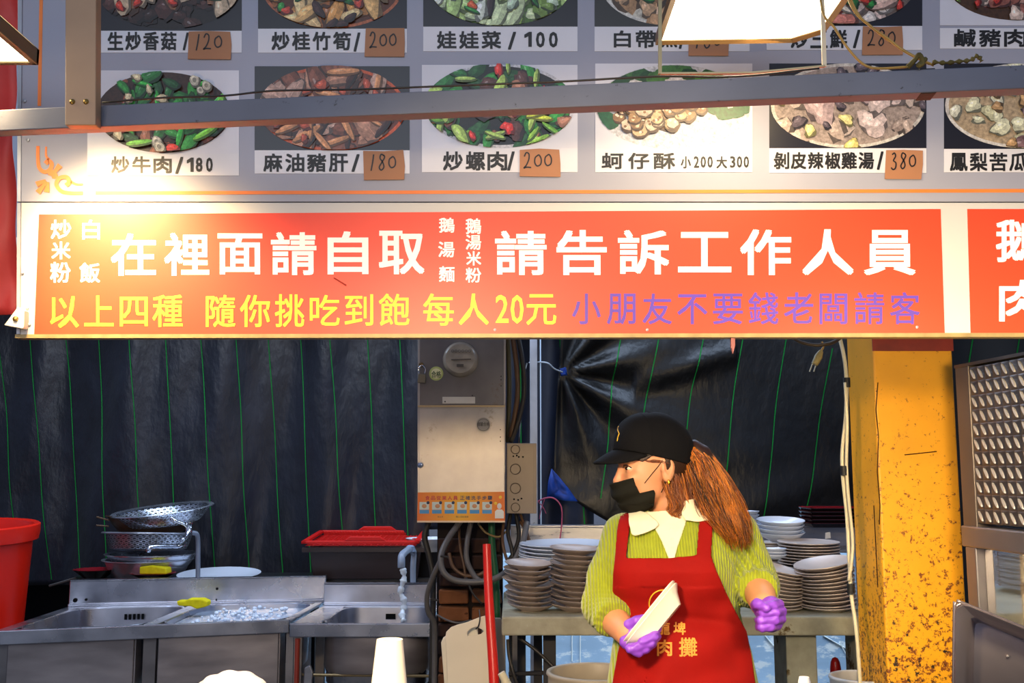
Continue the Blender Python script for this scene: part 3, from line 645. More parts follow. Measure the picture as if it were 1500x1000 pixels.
m2 = MB(); tp = [cen + (p - cen) * .7 + Vector((0, 0, .05)) for p in pts]
m2.add([p + Vector((0, 0, .010)) for p in o_] + tp, [(i, n + i, n + (i + 1) % n, (i + 1) % n) for i in range(n)] + [tuple(range(n, 2 * n))]); m2.build('housing', housing, fl)
for s in range(6):
    yy = 1.77 + s * .025; MB().box((cen.x - .08, yy, zf + .05), (cen.x + .08, yy + .006, zf + .068)).build('cooling_fin', housing, fl)
def strip(pix, w, t=.0015):
    m = MB(); sp = [P(*p) for p in pix]
    for a, b in zip(sp[:-1], sp[1:]):
        m.prism([a + Vector((0, -w / 2, t)), a + Vector((0, w / 2, t)), a + Vector((0, w / 2, -t)), a + Vector((0, -w / 2, -t))] if abs((b - a).x) > abs((b - a).z) else
                [a + Vector((-w / 2, 0, 0)), a + Vector((w / 2, 0, 0)), a + Vector((w / 2, .004, 0)), a + Vector((-w / 2, .004, 0))], b - a)
    return m
strip([(967, -90, 1.66), (967, 108, 1.66), (1100, 107, 1.645), (1208, 97, 1.63)], .006).build('bracket', wm, fl)
strip([(1208, 97, 1.63), (1202, -90, 1.63)], .007).build('bracket', M('white_bracket', '#d8ccb0', .4), fl)
light('AREA', 'floodlight_light', (cen.x, cen.y - .01, zf - .006), (cen.x - .08, cen.y + .05, zf - 1), 3.0, WARM, .22, .14)
# second floodlight at the picture's edge, hanging level over the boards
dkh = M('lamp_housing_dark', '#5c5038', .5, .1)
cr0 = P(57, 96, 1.86); zf2 = cr0.z; fx1, fx0, fy1, fy0 = cr0.x, cr0.x - .27, 1.86, 1.60
fl2 = thing('floodlight', 'lit floodlight cut by the picture edge beside the tan post', 'lamp', ((fx0 + fx1) / 2, 1.73, zf2))
m_ = MB(); e_ = .012; Bx = lambda x0, y0, z0, x1, y1, z1: m_.box((x0, y0, z0), (x1, y1, z1))
Bx(fx0, fy0, zf2, fx1, fy0 + e_, zf2 + .03); Bx(fx0, fy1 - e_, zf2, fx1, fy1, zf2 + .03); Bx(fx0, fy0, zf2, fx0 + e_, fy1, zf2 + .03); Bx(fx1 - e_, fy0, zf2, fx1, fy1, zf2 + .03)
m_.build('rim', dkh, fl2, bevel=.002)
frq = [(fx0, fy0, zf2 + .03), (fx1, fy0, zf2 + .03), (fx1, fy1, zf2 + .03), (fx0, fy1, zf2 + .03), (fx0 + .03, fy0 + .03, zf2 + .055), (fx1 - .03, fy0 + .03, zf2 + .055), (fx1 - .03, fy1 - .03, zf2 + .055), (fx0 + .03, fy1 - .03, zf2 + .055)]
MB().add(frq, [(4, 5, 6, 7), (0, 1, 5, 4), (1, 2, 6, 5), (2, 3, 7, 6), (3, 0, 4, 7)]).build('housing', dkh, fl2)
MB().box((fx0 + e_, fy0 + e_, zf2 + .004), (fx1 - e_, fy1 - e_, zf2 + .008)).build('lamp_glass', emi, fl2)
fxc = (fx0 + fx1) / 2
light('SPOT', 'floodlight_light', (fx1 - .08, 1.74, zf2 - .01), P(200, 430, 2.1), 150, (1.0, .68, .32), .05, spot_size=math.radians(70), spot_blend=1.0)
light('AREA', 'floodlight_light', (fxc, 1.73, zf2 - .004), (fxc, 1.73, 0), 2.0, WARM, .2)
# wires, tape and knot at the beam
w1 = cable('electric_wire', [(1225, -60, 1.60), (1248, 10, 1.60), (1275, 38, 1.60), (1300, 56, 1.595), (1325, 75, 1.59), (1362, 94, 1.585)], .0022, goldw); tag(w1, 'upper tan electric wire running from lamp to beam tape', 'wire')
w2 = cable('electric_wire', [(1195, -60, 1.60), (1205, 16, 1.60), (1222, 40, 1.60), (1240, 68, 1.60), (1262, 92, 1.60), (1284, 100, 1.595), (1330, 98, 1.59)], .002, goldw); tag(w2, 'lower tan electric wire curving down to the beam', 'wire')
w3 = cable('electric_wire', [(1228, -60, 1.61), (1253, 14, 1.61), (1282, 44, 1.605), (1306, 62, 1.60), (1335, 80, 1.595), (1368, 96, 1.59)], .002, goldw); tag(w3, 'inner tan electric wire lying against the upper one', 'wire')
kn = cable('twine_knot', [(1330, 98, 1.575), (1340, 88, 1.575), (1347, 80, 1.57), (1352, 92, 1.57), (1345, 96, 1.57), (1356, 86, 1.575)], .004, M('olive_twine', '#5a5230', .8, 0, .3, 60, .8, 200)); tag(kn, 'olive twine knot on the beam beside the black tape', 'knot')
tw = MB().tube(spline([P(1366, 91, 1.585), P(1385, 92, 1.582), P(1405, 90, 1.58), (P(1422, 88, 1.578)), P(1432, 82, 1.576), P(1438, 90, 1.576)], 6), [.003 + .0016 * math.sin(i * 1.7) for i in range(31)], 6).build('twisted_rag', M('olive_twine', '#5a5230', .8), smooth='all'); tag(tw, 'twisted olive rag tied along the top of the beam', 'rag')
tb, _, _ = bar(P(1348, 118.5, Dbeam(1348) - .0012), P(1371, 117.5, Dbeam(1371) - .0012), .0345, .0415)
tag(tb.build('tape_band', M('black_tape', '#0c0a08', .6, 0, .2, 30, .3, 90), bevel=.001), 'black tape band wrapped round the steel beam', 'tape')
# ------------------------------------------------------------------ the worker
DW = 2.5
def W(px, py, dy=0.0): return np.array(P(px, py, DW + dy / 600.0))
U = 1 / 600.0
wk = thing('person', 'worker in black cap and mask, lime cardigan, red apron and purple gloves', 'person', (P(985, 900, DW).x, DW, 0))
skin = M('skin', '#cf9068', .5, 0, .05, 20, .05, 200, sss=.15)
knit = M('lime_knit', '#99a524', .85, 0, .10, 30, rib=(46, 'X', .7, .16), sheen=.3)
apm = M('red_apron', '#8a0d08', .8, 0, .14, 7, .25, 260)
creamm = M('cream_cotton', '#e6dcbc', .8, 0, .05, 30, .1, 200)
glove = M('purple_nitrile', '#8846cc', .38, 0, .1, 30, .3, 45)
capm = M('black_cap_cloth', '#0b0b0e', .85, 0, .15, 40, .3, 300)
maskm = M('black_mask', '#191914', .85, 0, .08, 30, .15, 200)
hairm = M('auburn_hair', '#7c3e0e', .38, 0, .5, 14, stretch=(3, 3, .6))
hairm2 = M('light_auburn_hair', '#bc701a', .36, 0, .4, 14, stretch=(3, 3, .6)); hairm3 = M('dark_hair', '#2c1608', .5, 0, .3, 14)

# torso profile: (row, centre, half width, half depth, depth offset) in picture rows at her distance
TP = [(728, 982, 26, 26, 6), (742, 986, 34, 34, 8), (750, 992, 62, 40, 8), (760, 996, 88, 46, 6), (775, 995, 98, 54, 4), (800, 987, 94, 62, 0), (830, 984, 91, 66, -6), (870, 988, 86, 62, 0),
      (905, 995, 88, 60, 2), (950, 998, 98, 68, 2), (1000, 1000, 106, 76, 2), (1050, 1000, 108, 80, 4), (1110, 1000, 104, 76, 4)]
tz = [W(a[1], a[0])[2] for a in TP]; tx = [W(a[1], a[0])[0] for a in TP]
def torso(X, Y, Z, grow=0.0):
    zz = tz[::-1]
    cx = np.interp(Z, zz, tx[::-1]); hw = np.interp(Z, zz, [a[2] * U for a in TP][::-1]) + grow; hd = np.interp(Z, zz, [a[3] * U for a in TP][::-1]) + grow
    cy = DW + np.interp(Z, zz, [a[4] * U for a in TP][::-1])
    k = (np.abs((X - cx) / hw) ** 2.3 + np.abs((Y - cy) / hd) ** 2.3) ** (1 / 2.3); d = (k - 1) * np.minimum(hw, hd)
    # shoulder slope and hem
    return np.maximum(d, np.maximum(Z - tz[0], tz[-1] - Z))
def bust(X, Y, Z):
    d = torso(X, Y, Z)
    for x in (945, 1022): d = smin(d, ell(X, Y, Z, W(x, 838, -40), (34 * U, 30 * U, 34 * U)), .03)
    return smin(d, ell(X, Y, Z, W(992, 960, -38), (60 * U, 36 * U, 52 * U)), .03)
# sleeves
LA = [(W(915, 783, 4), 31), (W(893, 845, 0), 30), (W(885, 886, -6), 30), (W(896, 905, -42), 27)]
RA = [(W(1078, 782, 6), 34), (W(1097, 835, 8), 33), (W(1108, 858, 0), 30), (W(1111, 862, -42), 27)]
def wrinkle(X, Y, Z, c, r, amp, freq, dirv):
    q = (X - c[0]) * dirv[0] + (Y - c[1]) * dirv[1] + (Z - c[2]) * dirv[2]
    w = np.exp(-((X - c[0]) ** 2 + (Y - c[1]) ** 2 + (Z - c[2]) ** 2) / r ** 2); return amp * w * np.sin(q * freq)
def sleeve(ch):
    def f(X, Y, Z):
        d = None
        for (a, ra), (b, rb) in zip(ch[:-1], ch[1:]):
            e = cone(X, Y, Z, a, b, ra * U, rb * U); d = e if d is None else smin(d, e, .02)
        return d
    return f
sl, sr = sleeve(LA), sleeve(RA)
handL, handR = W(935, 938, -96), W(1128, 901, -104)
def cutplane(X, Y, Z, a, b, back=0.0):
    """positive beyond b along a->b"""
    d = b - a; d = d / np.linalg.norm(d); return (X - b[0]) * d[0] + (Y - b[1]) * d[1] + (Z - b[2]) * d[2] + back
def sweater(X, Y, Z):
    d = bust(X, Y, Z)
    a = np.maximum(sl(X, Y, Z), cutplane(X, Y, Z, LA[2][0], LA[3][0], -.012)); b = np.maximum(sr(X, Y, Z), cutplane(X, Y, Z, RA[2][0], RA[3][0], -.012))
    d = smin(d, a, .022); d = smin(d, b, .022)
    d = d + wrinkle(X, Y, Z, W(885, 900, -25), .055, .0042, 560, (.15, .45, .9)) + wrinkle(X, Y, Z, W(1112, 862, -20), .055, .0042, 520, (-.1, .6, .8))
    d = d + wrinkle(X, Y, Z, W(1088, 805, -30), .06, .006, 300, (.8, 0, .55)) + wrinkle(X, Y, Z, W(895, 830, -25), .06, .002, 300, (.5, 0, .8))
    # neck opening
    n = cone(X, Y, Z, W(978, 742, -6), W(978, 715, -20), 30 * U, 38 * U)
    return np.maximum(d, -n)
lo, hi = W(845, 1120, -150), W(1155, 715, 110)
sw = mk_sdf('cardigan', sweater, (lo[0], DW - .23, lo[2]), (hi[0], DW + .17, hi[2]), .0042, knit, wk)

# trousers and shoes (below the frame)
def legs(X, Y, Z):
    d = None
    for s in (-1, 1):
        x = W(1000, 1100)[0]; e = cone(X, Y, Z, (x + s * .075, DW + .01, .80), (x + s * .085, DW, .45), .105, .075); e = smin(e, cone(X, Y, Z, (x + s * .085, DW, .45), (x + s * .09, DW + .03, .09), .075, .055), .03)
        d = e if d is None else smin(d, e, .02)
    return d
x0 = W(1000, 1100)[0]
mk_sdf('trousers', legs, (x0 - .25, DW - .2, .02), (x0 + .25, DW + .2, .95), .010, M('dark_trousers', '#1c1e26', .8), wk)
for s in (-1, 1):
    mk_sdf('shoe', lambda X, Y, Z: np.maximum(smin(ell(X, Y, Z, (x0 + s * .09, DW - .06, .035), (.045, .12, .045)), ell(X, Y, Z, (x0 + s * .09, DW + .03, .06), (.042, .06, .06)), .03), -Z),
           (x0 + s * .09 - .06, DW - .2, -.01), (x0 + s * .09 + .06, DW + .12, .14), .007, M('black_shoe', '#141414', .5), wk)

# apron: a thin cloth layer over the body, cut to its outline
APO = [(901, 813), (898, 842), (897, 868), (902, 888), (912, 902), (912, 930), (905, 955), (897, 1000), (890, 1100), (888, 1250), (1120, 1250), (1114, 1100), (1108, 1010), (1101, 960), (1094, 925), (1078, 896), (1064, 868), (1050, 836), (1042, 814), (1045, 760), (1051, 735), (1029, 735), (1024, 760), (1020, 813), (975, 817), (917, 817), (922, 775), (930, 735), (912, 735), (904, 775)]
def apron(X, Y, Z):
    px, py = to_px(X, Y, Z)
    r = poly_sdf(px, py, APO) * U
    d = torso(X, Y, Z)
    for x in (945, 1022): d = smin(d, ell(X, Y, Z, W(x, 838, -40), (34 * U, 30 * U, 34 * U)), .03)
    d = smin(d, ell(X, Y, Z, W(992, 960, -38), (60 * U, 36 * U, 52 * U)), .03)
    sk = cone(X, Y, Z, np.array(W(1000, 1060)), np.array((W(1000, 1060)[0], DW, .55)), .17, .19); d = smin(d, sk, .03)
    fold = .0055 * np.sin((px + (py - 900) * .55) / 11.0) * np.exp(-((px - 945) / 40) ** 2) * (py > 925) + .0030 * np.sin((px * .7 + py) / 15.0) * (py > 860)
    fold = fold + .008 * np.exp(-((py - 905 - (px - 1000) * .12) / 9) ** 2) * np.exp(-((px - 1030) / 40) ** 2)
    d = d + fold
    return np.maximum(np.maximum(np.abs(d - .0095) - .0032, r), Y - DW - .02)
ap = mk_sdf('apron', apron, (W(880, 900)[0], DW - .25, .56), (W(1130, 900)[0], DW + .03, W(900, 738)[2]), .0036, apm, wk)

def shell(name, poly, base, t0, th, mat, lo, hi, h=.0025, ymax=None, extra=None):
    def f(X, Y, Z):
        px, py = to_px(X, Y, Z); d = np.maximum(np.abs(base(X, Y, Z) - t0) - th, poly_sdf(px, py, poly) * U)
        if ymax is not None: d = np.maximum(d, Y - ymax)
        return d
    return mk_sdf(name, f, lo, hi, h, mat, wk)
neckbase = lambda X, Y, Z: smin(bust(X, Y, Z), cone(X, Y, Z, W(984, 756, 4), W(970, 715, 2), 30 * U, 26 * U), .03)
bl_, bh_ = W(900, 830, -110), W(1080, 725, 10)
shell('shirt_front', [(940, 750), (1010, 745), (1004, 768), (993, 800), (987, 822), (981, 822), (968, 790), (958, 772)], neckbase, .004, .0032, creamm, (bl_[0], DW - .2, bl_[2]), (bh_[0], DW + .0, bh_[2]), .0028, DW - .01)
shell('collar', [(920, 742), (948, 751), (962, 762), (966, 768), (958, 775), (944, 781), (930, 785), (925, 782), (921, 765)], neckbase, .016, .0035, creamm, (bl_[0], DW - .2, bl_[2]), (bh_[0], DW + .06, bh_[2]), .0028, DW + .02)
shell('collar', [(1002, 733), (1018, 730), (1034, 740), (1046, 752), (1046, 758), (1038, 762), (1022, 764), (1004, 762), (998, 752)], neckbase, .016, .0035, creamm, (bl_[0], DW - .2, bl_[2]), (bh_[0], DW + .06, bh_[2]), .0028, DW + .02)
dgraph = bpy.context.evaluated_depsgraph_get(); dgraph.update()
def bvh(o):
    m = o.data; off = wloc(o); return BVHTree.FromPolygons([v.co + off for v in m.vertices], [tuple(p.vertices) for p in m.polygons])
apt = bvh(ap)
def on_surface(tree, px, py, lift=.001):
    o = cam.location; d = (P(px, py, DW) - o).normalized(); h = tree.ray_cast(o, d)
    return (h[0] - d * lift) if h[0] is not None else P(px, py, DW - .13)
for y in (776, 790, 803):
    x = 984 + (y - 776) * .05; p = on_surface(bvh(sw), x, y, .006)
    MB().lathe([(0, -.002), (.0045, -.0015), (.005, 0), (.0045, .001)], p, 10, Matrix.Rotation(-PI / 2, 3, 'X')).build('shirt_button', creamm, wk, smooth=True)
# embroidery on the apron
emb = M('gold_embroidery', '#e8902a', .6, 0, .1, 60, .4, 400)
for ch, x0_, y0_, x1_, y1_ in (('龍', 962, 911, 981, 929), ('埤', 987, 911, 1004, 929), ('肉', 963, 937, 984, 960), ('攤', 995, 934, 1021, 961)):
    V, Fc = [], []; w = .45
    for a, b in ((-w, -w), (w, -w), (w, w), (-w, w)):
        v, f = glyphs([(ch, x0_ + a, y0_ + b, x1_ + a, y1_ + b)], DW, 0, 0); n = len(V)
        for p in v:
            q = to_px(*p); V.append(on_surface(apt, q[0], q[1], .0018))
        Fc += [tuple(n + i for i in g) for g in f]
    mk('embroidered_character', V, Fc, emb, wk)
ring = [on_surface(apt, 971 + 20 * math.cos(t * PI / 24), 884 + 20 * math.sin(t * PI / 24), .002) for t in range(49)]
MB().tube(ring, .0016, 5, caps=False).build('embroidered_ring', M('gold_thread', '#e0b020', .5), wk, smooth='all')

# ---- head: built looking along -x, turned a little to the viewer
HC = W(957, 690, -2); YAW = math.radians(14); cy_, sy_ = math.cos(YAW), math.sin(YAW)
def hl(X, Y, Z):
    """world -> head units: u forward, v towards the viewer side (her left... right cheek), w up, in picture pixels"""
    x, y, z = (X - HC[0]) / U, (Y - HC[1]) / U, (Z - HC[2]) / U
    return -x * cy_ - y * sy_, x * sy_ * -1 * -1 * 0 + (-y * cy_ + x * sy_), z
def hw_(u, v, w):
    # inverse of hl
    x = -u * cy_ + v * sy_; y = -u * sy_ - v * cy_
    return np.array((HC[0] + x * U, HC[1] + y * U, HC[2] + w * U))
def skull(u, v, w):
    d = ell(u, v, w, (-3, 0, 22), (52, 42, 52)); d = smin(d, ell(u, v, w, (25, 0, -14), (27, 33, 36)), 12)
    d = smin(d, ell(u, v, w, (34, 0, -44), (13, 14, 11)), 14); d = smin(d, ell(u, v, w, (14, 0, -30), (26, 30, 16)), 12)
    return d
def headf(X, Y, Z):
    u, v, w = hl(X, Y, Z); d = skull(u, v, w)
    d = smin(d, cone(u, v, w, (50, 0, 4), (56, 0, -13), 3.5, 5.5), 6)                                   # nose
    d = smin(d, ell(u, v, w, (54, 0, -17), (6, 8, 4)), 4)
    d = smin(d, cone(u, v, w, (46, -18, 14), (46, 18, 14), 5, 5), 8)                                  # brow
    for s in (-1, 1):
        d = -smin(-d, ell(u, v, w, (52, s * 17, 4), (10, 10, 6.5)), 6); d = smin(d, ell(u, v, w, (41.5, s * 16, 3.5), (7.5, 8, 7)), 2)
        d = smin(d, ell(u, v, w, (38, s * 22, -10), (10, 9, 8)), 8)
        e = ell(u, v, w, (-6, s * 41, 5), (10, 5, 18)); e = smin(e, ell(u, v, w, (-4, s * 41, -8), (6, 4, 7)), 4)
        e = np.maximum(e, -ell(u, v, w, (-4, s * 46, 7), (6, 4.5, 11))); e = smin(e, ell(u, v, w, (2, s * 41.5, 3), (3, 3, 4)), 2)
        d = smin(d, e, 3)
    d = smin(d, cone(u, v, w, (44, -7, -27), (44, 7, -27), 3.5, 3.5), 4)
    d = d * U
    nk = cone(X, Y, Z, W(984, 762, 6), W(974, 705, 4), 29 * U, 26 * U)
    return smin(d, nk, .012)
mk_sdf('neck_and_head', headf, (HC[0] - .12, DW - .13, W(960, 775)[2]), (HC[0] + .13, DW + .13, HC[2] + .14), .0022, skin, wk)
# bare forearms run from the sleeves into the gloves
for a, b, ra, rb in ((W(895, 903, -25), W(918, 927, -84), 21.5, 17), (W(1110, 861, -25), W(1119, 885, -84), 23, 18)):
    mk_sdf('forearm', lambda X, Y, Z: cone(X, Y, Z, a, b, ra * U, rb * U), np.minimum(a, b) - .05, np.maximum(a, b) + .05, .003, skin, wk)
# eye
for s in (1,):
    e = hw_(46.0, s * 17, 4)
    mk_sdf('eye', lambda X, Y, Z: ell(*hl(X, Y, Z), (43.2, s * 17, 4), (6.5, 7.2, 3.2)) * U, e - .016, e + .016, .0011, M('eye_white', '#d8ccc0', .25), wk)
    mk_sdf('iris', lambda X, Y, Z: ell(*hl(X, Y, Z), (45.8, s * 18.5, 4), (4.6, 3.6, 2.9)) * U, e - .016, e + .016, .0009, M('dark_iris', '#20120c', .15), wk)
    MB().tube(spline([hw_(*q) for q in ((50, s * 10, 5), (50.5, s * 15, 8), (48, s * 20, 8), (43, s * 25, 5))], 5), .0013, 5).build('eyelid', M('eyelash', '#2a1410', .6), wk, smooth='all')
    MB().tube(spline([hw_(*q) for q in ((53, s * 8, 16), (52, s * 15, 19), (48, s * 21, 18), (42, s * 27, 14))], 5), .0016, 5, flat=.6).build('eyebrow', M('eyelash', '#2a1410', .6), wk, smooth='all')
# mask with folds, loops over the ear
def maskf(X, Y, Z):
    u, v, w = hl(X, Y, Z); px, py = to_px(X, Y, Z)
    d = smin(skull(u, v, w), ell(u, v, w, (45, 0, -20), (14, 17, 16)), 14)
    d = d + 1.5 * np.sin((w + u * .5) / 3.6) * (w > -46)
    r = poly_sdf(px, py, [(890, 709), (903, 706), (928, 699), (931, 710), (937, 722), (958, 717), (960, 722), (958, 743), (950, 752), (930, 754), (905, 745), (890, 728)])
    return np.maximum(np.maximum(np.abs(d - 4.2) - 1.5, r), -u + 8) * U
mk_sdf('face_mask', maskf, (HC[0] - .14, DW - .13, W(960, 765)[2]), (HC[0] + .05, DW + .12, HC[2] + .02), .0019, maskm, wk)
sk_t = lambda u, v0, w: next((v for v in np.arange(60, 5, -.5) if skull(np.array(u), np.array(v), np.array(w)) < 0.6), v0)
def onhead(pts, lift=0): return [hw_(u, sk_t(u, 30, w) + lift, w) for u, w in pts]
MB().tube(onhead([(27, -17), (18, -6), (8, 7), (2, 16)]), .0011, 5).build('mask_loop', maskm, wk)
MB().tube(onhead([(-1, -30), (-6, -22), (-11, -12)]), .0011, 5).build('mask_loop', maskm, wk)
ea = hw_(-4, 47, -15); MB().lathe([(0, -.006), (.003, -.004), (.0035, 0), (.002, .005), (0, .006)], ea, 10).build('earring', M('gold', '#e8b030', .2, .9), wk, smooth=True)
# cap
def capf(X, Y, Z):
    u, v, w = hl(X, Y, Z); d = ell(u, v, w, (-2, 0, 26), (58, 47, 58)); d = smin(d, ell(u, v, w, (22, 0, 40), (34, 40, 40)), 8)
    seam = .7 * np.exp(-(v / 1.2) ** 2) + .7 * np.exp(-((u - 20) / 1.2) ** 2)
    lowr = 23 - (u < 0) * (u * .10) ; op = ell(u, v, w, (-62, 0, 20), (16, 20, 16))
    return np.maximum(np.maximum(np.abs(d - seam) - 1.8, (18 + .22 * u) - w), -op) * U
capo = mk_sdf('cap_crown', capf, (HC[0] - .14, DW - .13, HC[2] - .02), (HC[0] + .14, DW + .13, HC[2] + .16), .0024, capm, wk)
vs, fs = [], []; na, nb = 24, 10
for j in range(nb + 1):
    for i in range(na + 1):
        t = -1 + 2 * i / na; s = j / nb; ph = t * 1.15
        bu, bv = 54 * math.cos(ph), 44 * math.sin(ph); ln = 36 * math.sqrt(max(0, 1 - abs(t) ** 2.6))
        u = bu + ln * s; v = bv * (1 - .06 * s); w = 31 - 9 * t * t - s * (11 + 9 * s) * ln / 36
        vs.append(hw_(u, v, w))
fs = [(j * (na + 1) + i, j * (na + 1) + i + 1, (j + 1) * (na + 1) + i + 1, (j + 1) * (na + 1) + i) for j in range(nb) for i in range(na)]
mk('cap_brim', vs, fs, capm, wk, smooth='all', solid=.004)
MB().lathe([(0, 3 * U), (4 * U, 2 * U), (5 * U, 0)], hw_(4, 0, 84), 12).build('cap_button', capm, wk, smooth=True)
gld = M('gold_thread', '#e0b020', .5); ct = bvh(capo)
pp = [on_surface(ct, x, y, .0012) for x, y in ((906, 624), (905, 630), (907, 635), (905, 640), (904, 646))]
if all(p is not None for p in pp): MB().tube(pp, .0012, 5).build('cap_emblem', gld, wk)

# hair: a soft core with several hundred strands over it
core = [((1000, 652, 4), 15), ((1022, 668, 2), 23), ((1040, 705, -2), 29), ((1054, 736, -14), 24), ((1064, 756, -22), 10)]
nape = [((978, 672, -6), 26), ((984, 706, -2), 24), ((990, 742, -8), 18)]
def hairf(X, Y, Z):
    d = None
    for ch in (core, nape):
        for (a, ra), (b, rb) in zip(ch[:-1], ch[1:]):
            e = cone(X, Y, Z, W(*a), W(*b), ra * .8 * U, rb * .8 * U); d = e if d is None else smin(d, e, .015)
    px, py = to_px(X, Y, Z); return d + .0035 * np.sin((px * .95 - py * .35) / 3.4) * np.sin(py / 25 + px / 40 + 1)
a_, b_ = W(940, 800, -80), W(1120, 620, 80)
mk_sdf('hair', hairf, (a_[0], DW - .12, a_[2]), (b_[0], DW + .1, b_[2]), .0028, hairm3, wk)
r = random.Random(3)
def strands(mat, n, path, rr, seed):
    m = MB(); r = random.Random(seed)
    for _ in range(n):
        ang = r.uniform(-PI * .95, PI * .15) ; q = r.uniform(.75, 1.08); pts = []; wv = r.uniform(0, 6); st = r.choice((0, 0, 1)); k = len(path)
        for i, ((x, y, dy), rad) in enumerate(path):
            t = i / (k - 1); a = ang + .6 * math.sin(wv + t * 4)
            R_ = rad * q * (1 + .16 * math.sin(wv * 2 + t * 6)); ex = r.uniform(-4, 4) * t
            pts.append(W(x + R_ * math.cos(a) * .98 + ex, y + R_ * .25 * math.cos(a + 1) + ex, dy + R_ * math.sin(a)))
        sp = spline(pts, 5); L_ = len(sp); cut = L_ - r.randint(0, 9)
        sp = sp[:cut]; m.tube(sp, [rr * (1 - .75 * (i / len(sp)) ** 2) for i in range(len(sp))], 3)
    o = m.build('hair_strands', mat, wk, smooth='all'); o['kind'] = 'stuff'; return o
pony = [((1001, 650, 0), 12), ((1016, 658, 0), 20), ((1031, 688, -2), 30), ((1045, 722, -8), 36), ((1058, 752, -20), 36), ((1072, 780, -30), 27), ((1078, 802, -34), 18)]
strands(hairm, 420, pony, .0011, 1); strands(hairm2, 330, pony, .0010, 2); strands(hairm3, 120, pony, .0011, 9)
tail = [((1010, 652, -6), 10), ((1034, 678, -10), 16), ((1052, 716, -24), 18), ((1066, 748, -38), 17), ((1072, 772, -44), 13), ((1066, 792, -44), 9)]
strands(hairm2, 150, tail, .0010, 12)
pony2 = [((1006, 650, 0), 10), ((1030, 672, 0), 16), ((1052, 710, -4), 18), ((1074, 742, -10), 16), ((1094, 766, -14), 10)]
strands(hairm2, 150, pony2, .0009, 4); strands(hairm, 100, pony2, .0009, 14)
fall = [((972, 668, -12), 18), ((982, 690, -14), 20), ((990, 715, -18), 19), ((996, 738, -26), 15), ((988, 752, -34), 9), ((1000, 758, -34), 7)]
strands(hairm, 200, fall, .0010, 5); strands(hairm2, 110, fall, .0009, 6)
tmp = [((938, 668, -34), 7), ((950, 674, -38), 6), ((963, 674, -40), 6), ((976, 676, -40), 7)]
strands(hairm, 26, tmp, .0011, 7)
pp = spline([W(1001, 640, -14), W(1006, 648, -16), W(1004, 660, -16), W(998, 664, -12)], 6); MB().tube(pp, .006, 8).build('hair_tie', capm, wk, smooth='all')

shell_h = lambda X, Y, Z: np.maximum(np.maximum(np.abs(skull(*hl(X, Y, Z)) - 1.6) - 1.6, poly_sdf(*to_px(X, Y, Z), [(922, 655), (926, 672), (942, 676), (955, 668), (964, 663), (974, 672), (977, 690), (973, 706), (984, 730), (1020, 730), (1020, 640)])) * U + .0006 * np.sin(X * 2200 + Z * 900), Y - DW - .0) 
mk_sdf('scalp_hair', shell_h, (HC[0] - .12, DW - .13, HC[2] - .08), (HC[0] + .12, DW + .02, HC[2] + .1), .0018, hairm3, wk)
# gloved hands ------------------------------------------------------
def fingers(chains, palm, k=.0022):
    def f(X, Y, Z):
        d = palm(X, Y, Z)
        for ch in chains:
            e = None
            for (a, ra), (b, rb) in zip(ch[:-1], ch[1:]):
                c = cone(X, Y, Z, W(*a), W(*b), ra * U, rb * U); e = c if e is None else smin(e, c, .003)
            d = smin(d, e, k)
        px, py = to_px(X, Y, Z)
        return d + .0006 * np.sin((px + py * 1.7) / 2.6) * np.sin((px - py) / 7)
    return f
fist = []
for i, (y, xr, xl) in enumerate(((885, 1144, 1121), (895, 1148, 1114), (906, 1147, 1111), (916, 1140, 1112))):
    fist.append([((xr - 10, y - 1, -84), 6), ((xr - 3, y, -106), 6.6), ((xr - 12, y + 1.5, -123), 6.4), ((xl + 4, y + 2.5, -126), 6), ((xl, y + 2, -112), 5.4)])
fist.append([((1112, 893, -86), 8), ((1108, 886, -104), 7.5), ((1110, 884, -122), 7), ((1122, 890, -132), 6)])
cR = W(1129, 899, -96)
palmR = lambda X, Y, Z: smin(ell(X, Y, Z, cR, (19 * U, 20 * U, 24 * U)), cone(X, Y, Z, W(1115, 879, -66), W(1122, 892, -84), 17 * U, 16 * U), .01)
mk_sdf('glove', fingers(fist, palmR), cR - np.array((.07, .09, .07)), cR + np.array((.06, .08, .08)), .0018, glove, wk)
hl_ = []
for (sx_, sy2, mx_, my_, ex_, ey_) in ((962, 918, 958, 932, 940, 940), (961, 930, 953, 942, 934, 946), (955, 940, 945, 950, 928, 949), (946, 948, 935, 955, 922, 950)):
    hl_.append([((sx_ - 5, sy2 + 1, -84), 6.2), ((sx_, sy2 + 2, -104), 6.4), ((mx_, my_, -122), 6.4), ((ex_, ey_, -126), 5.6)])
hl_.append([((918, 930, -84), 9), ((922, 916, -92), 8), ((933, 909, -98), 7), ((944, 906, -100), 6)])
cL = W(935, 935, -88)
palmL = lambda X, Y, Z: smin(smin(ell(X, Y, Z, cL, (25 * U, 18 * U, 20 * U)), cone(X, Y, Z, W(917, 924, -74), W(930, 934, -88), 17.5 * U, 17 * U), .01), cone(X, Y, Z, W(917, 940, -106), W(932, 948, -110), 9 * U, 9 * U), .008)
mk_sdf('glove', fingers(hl_, palmL), cL - np.array((.08, .10, .07)), cL + np.array((.07, .06, .07)), .0018, glove, wk)
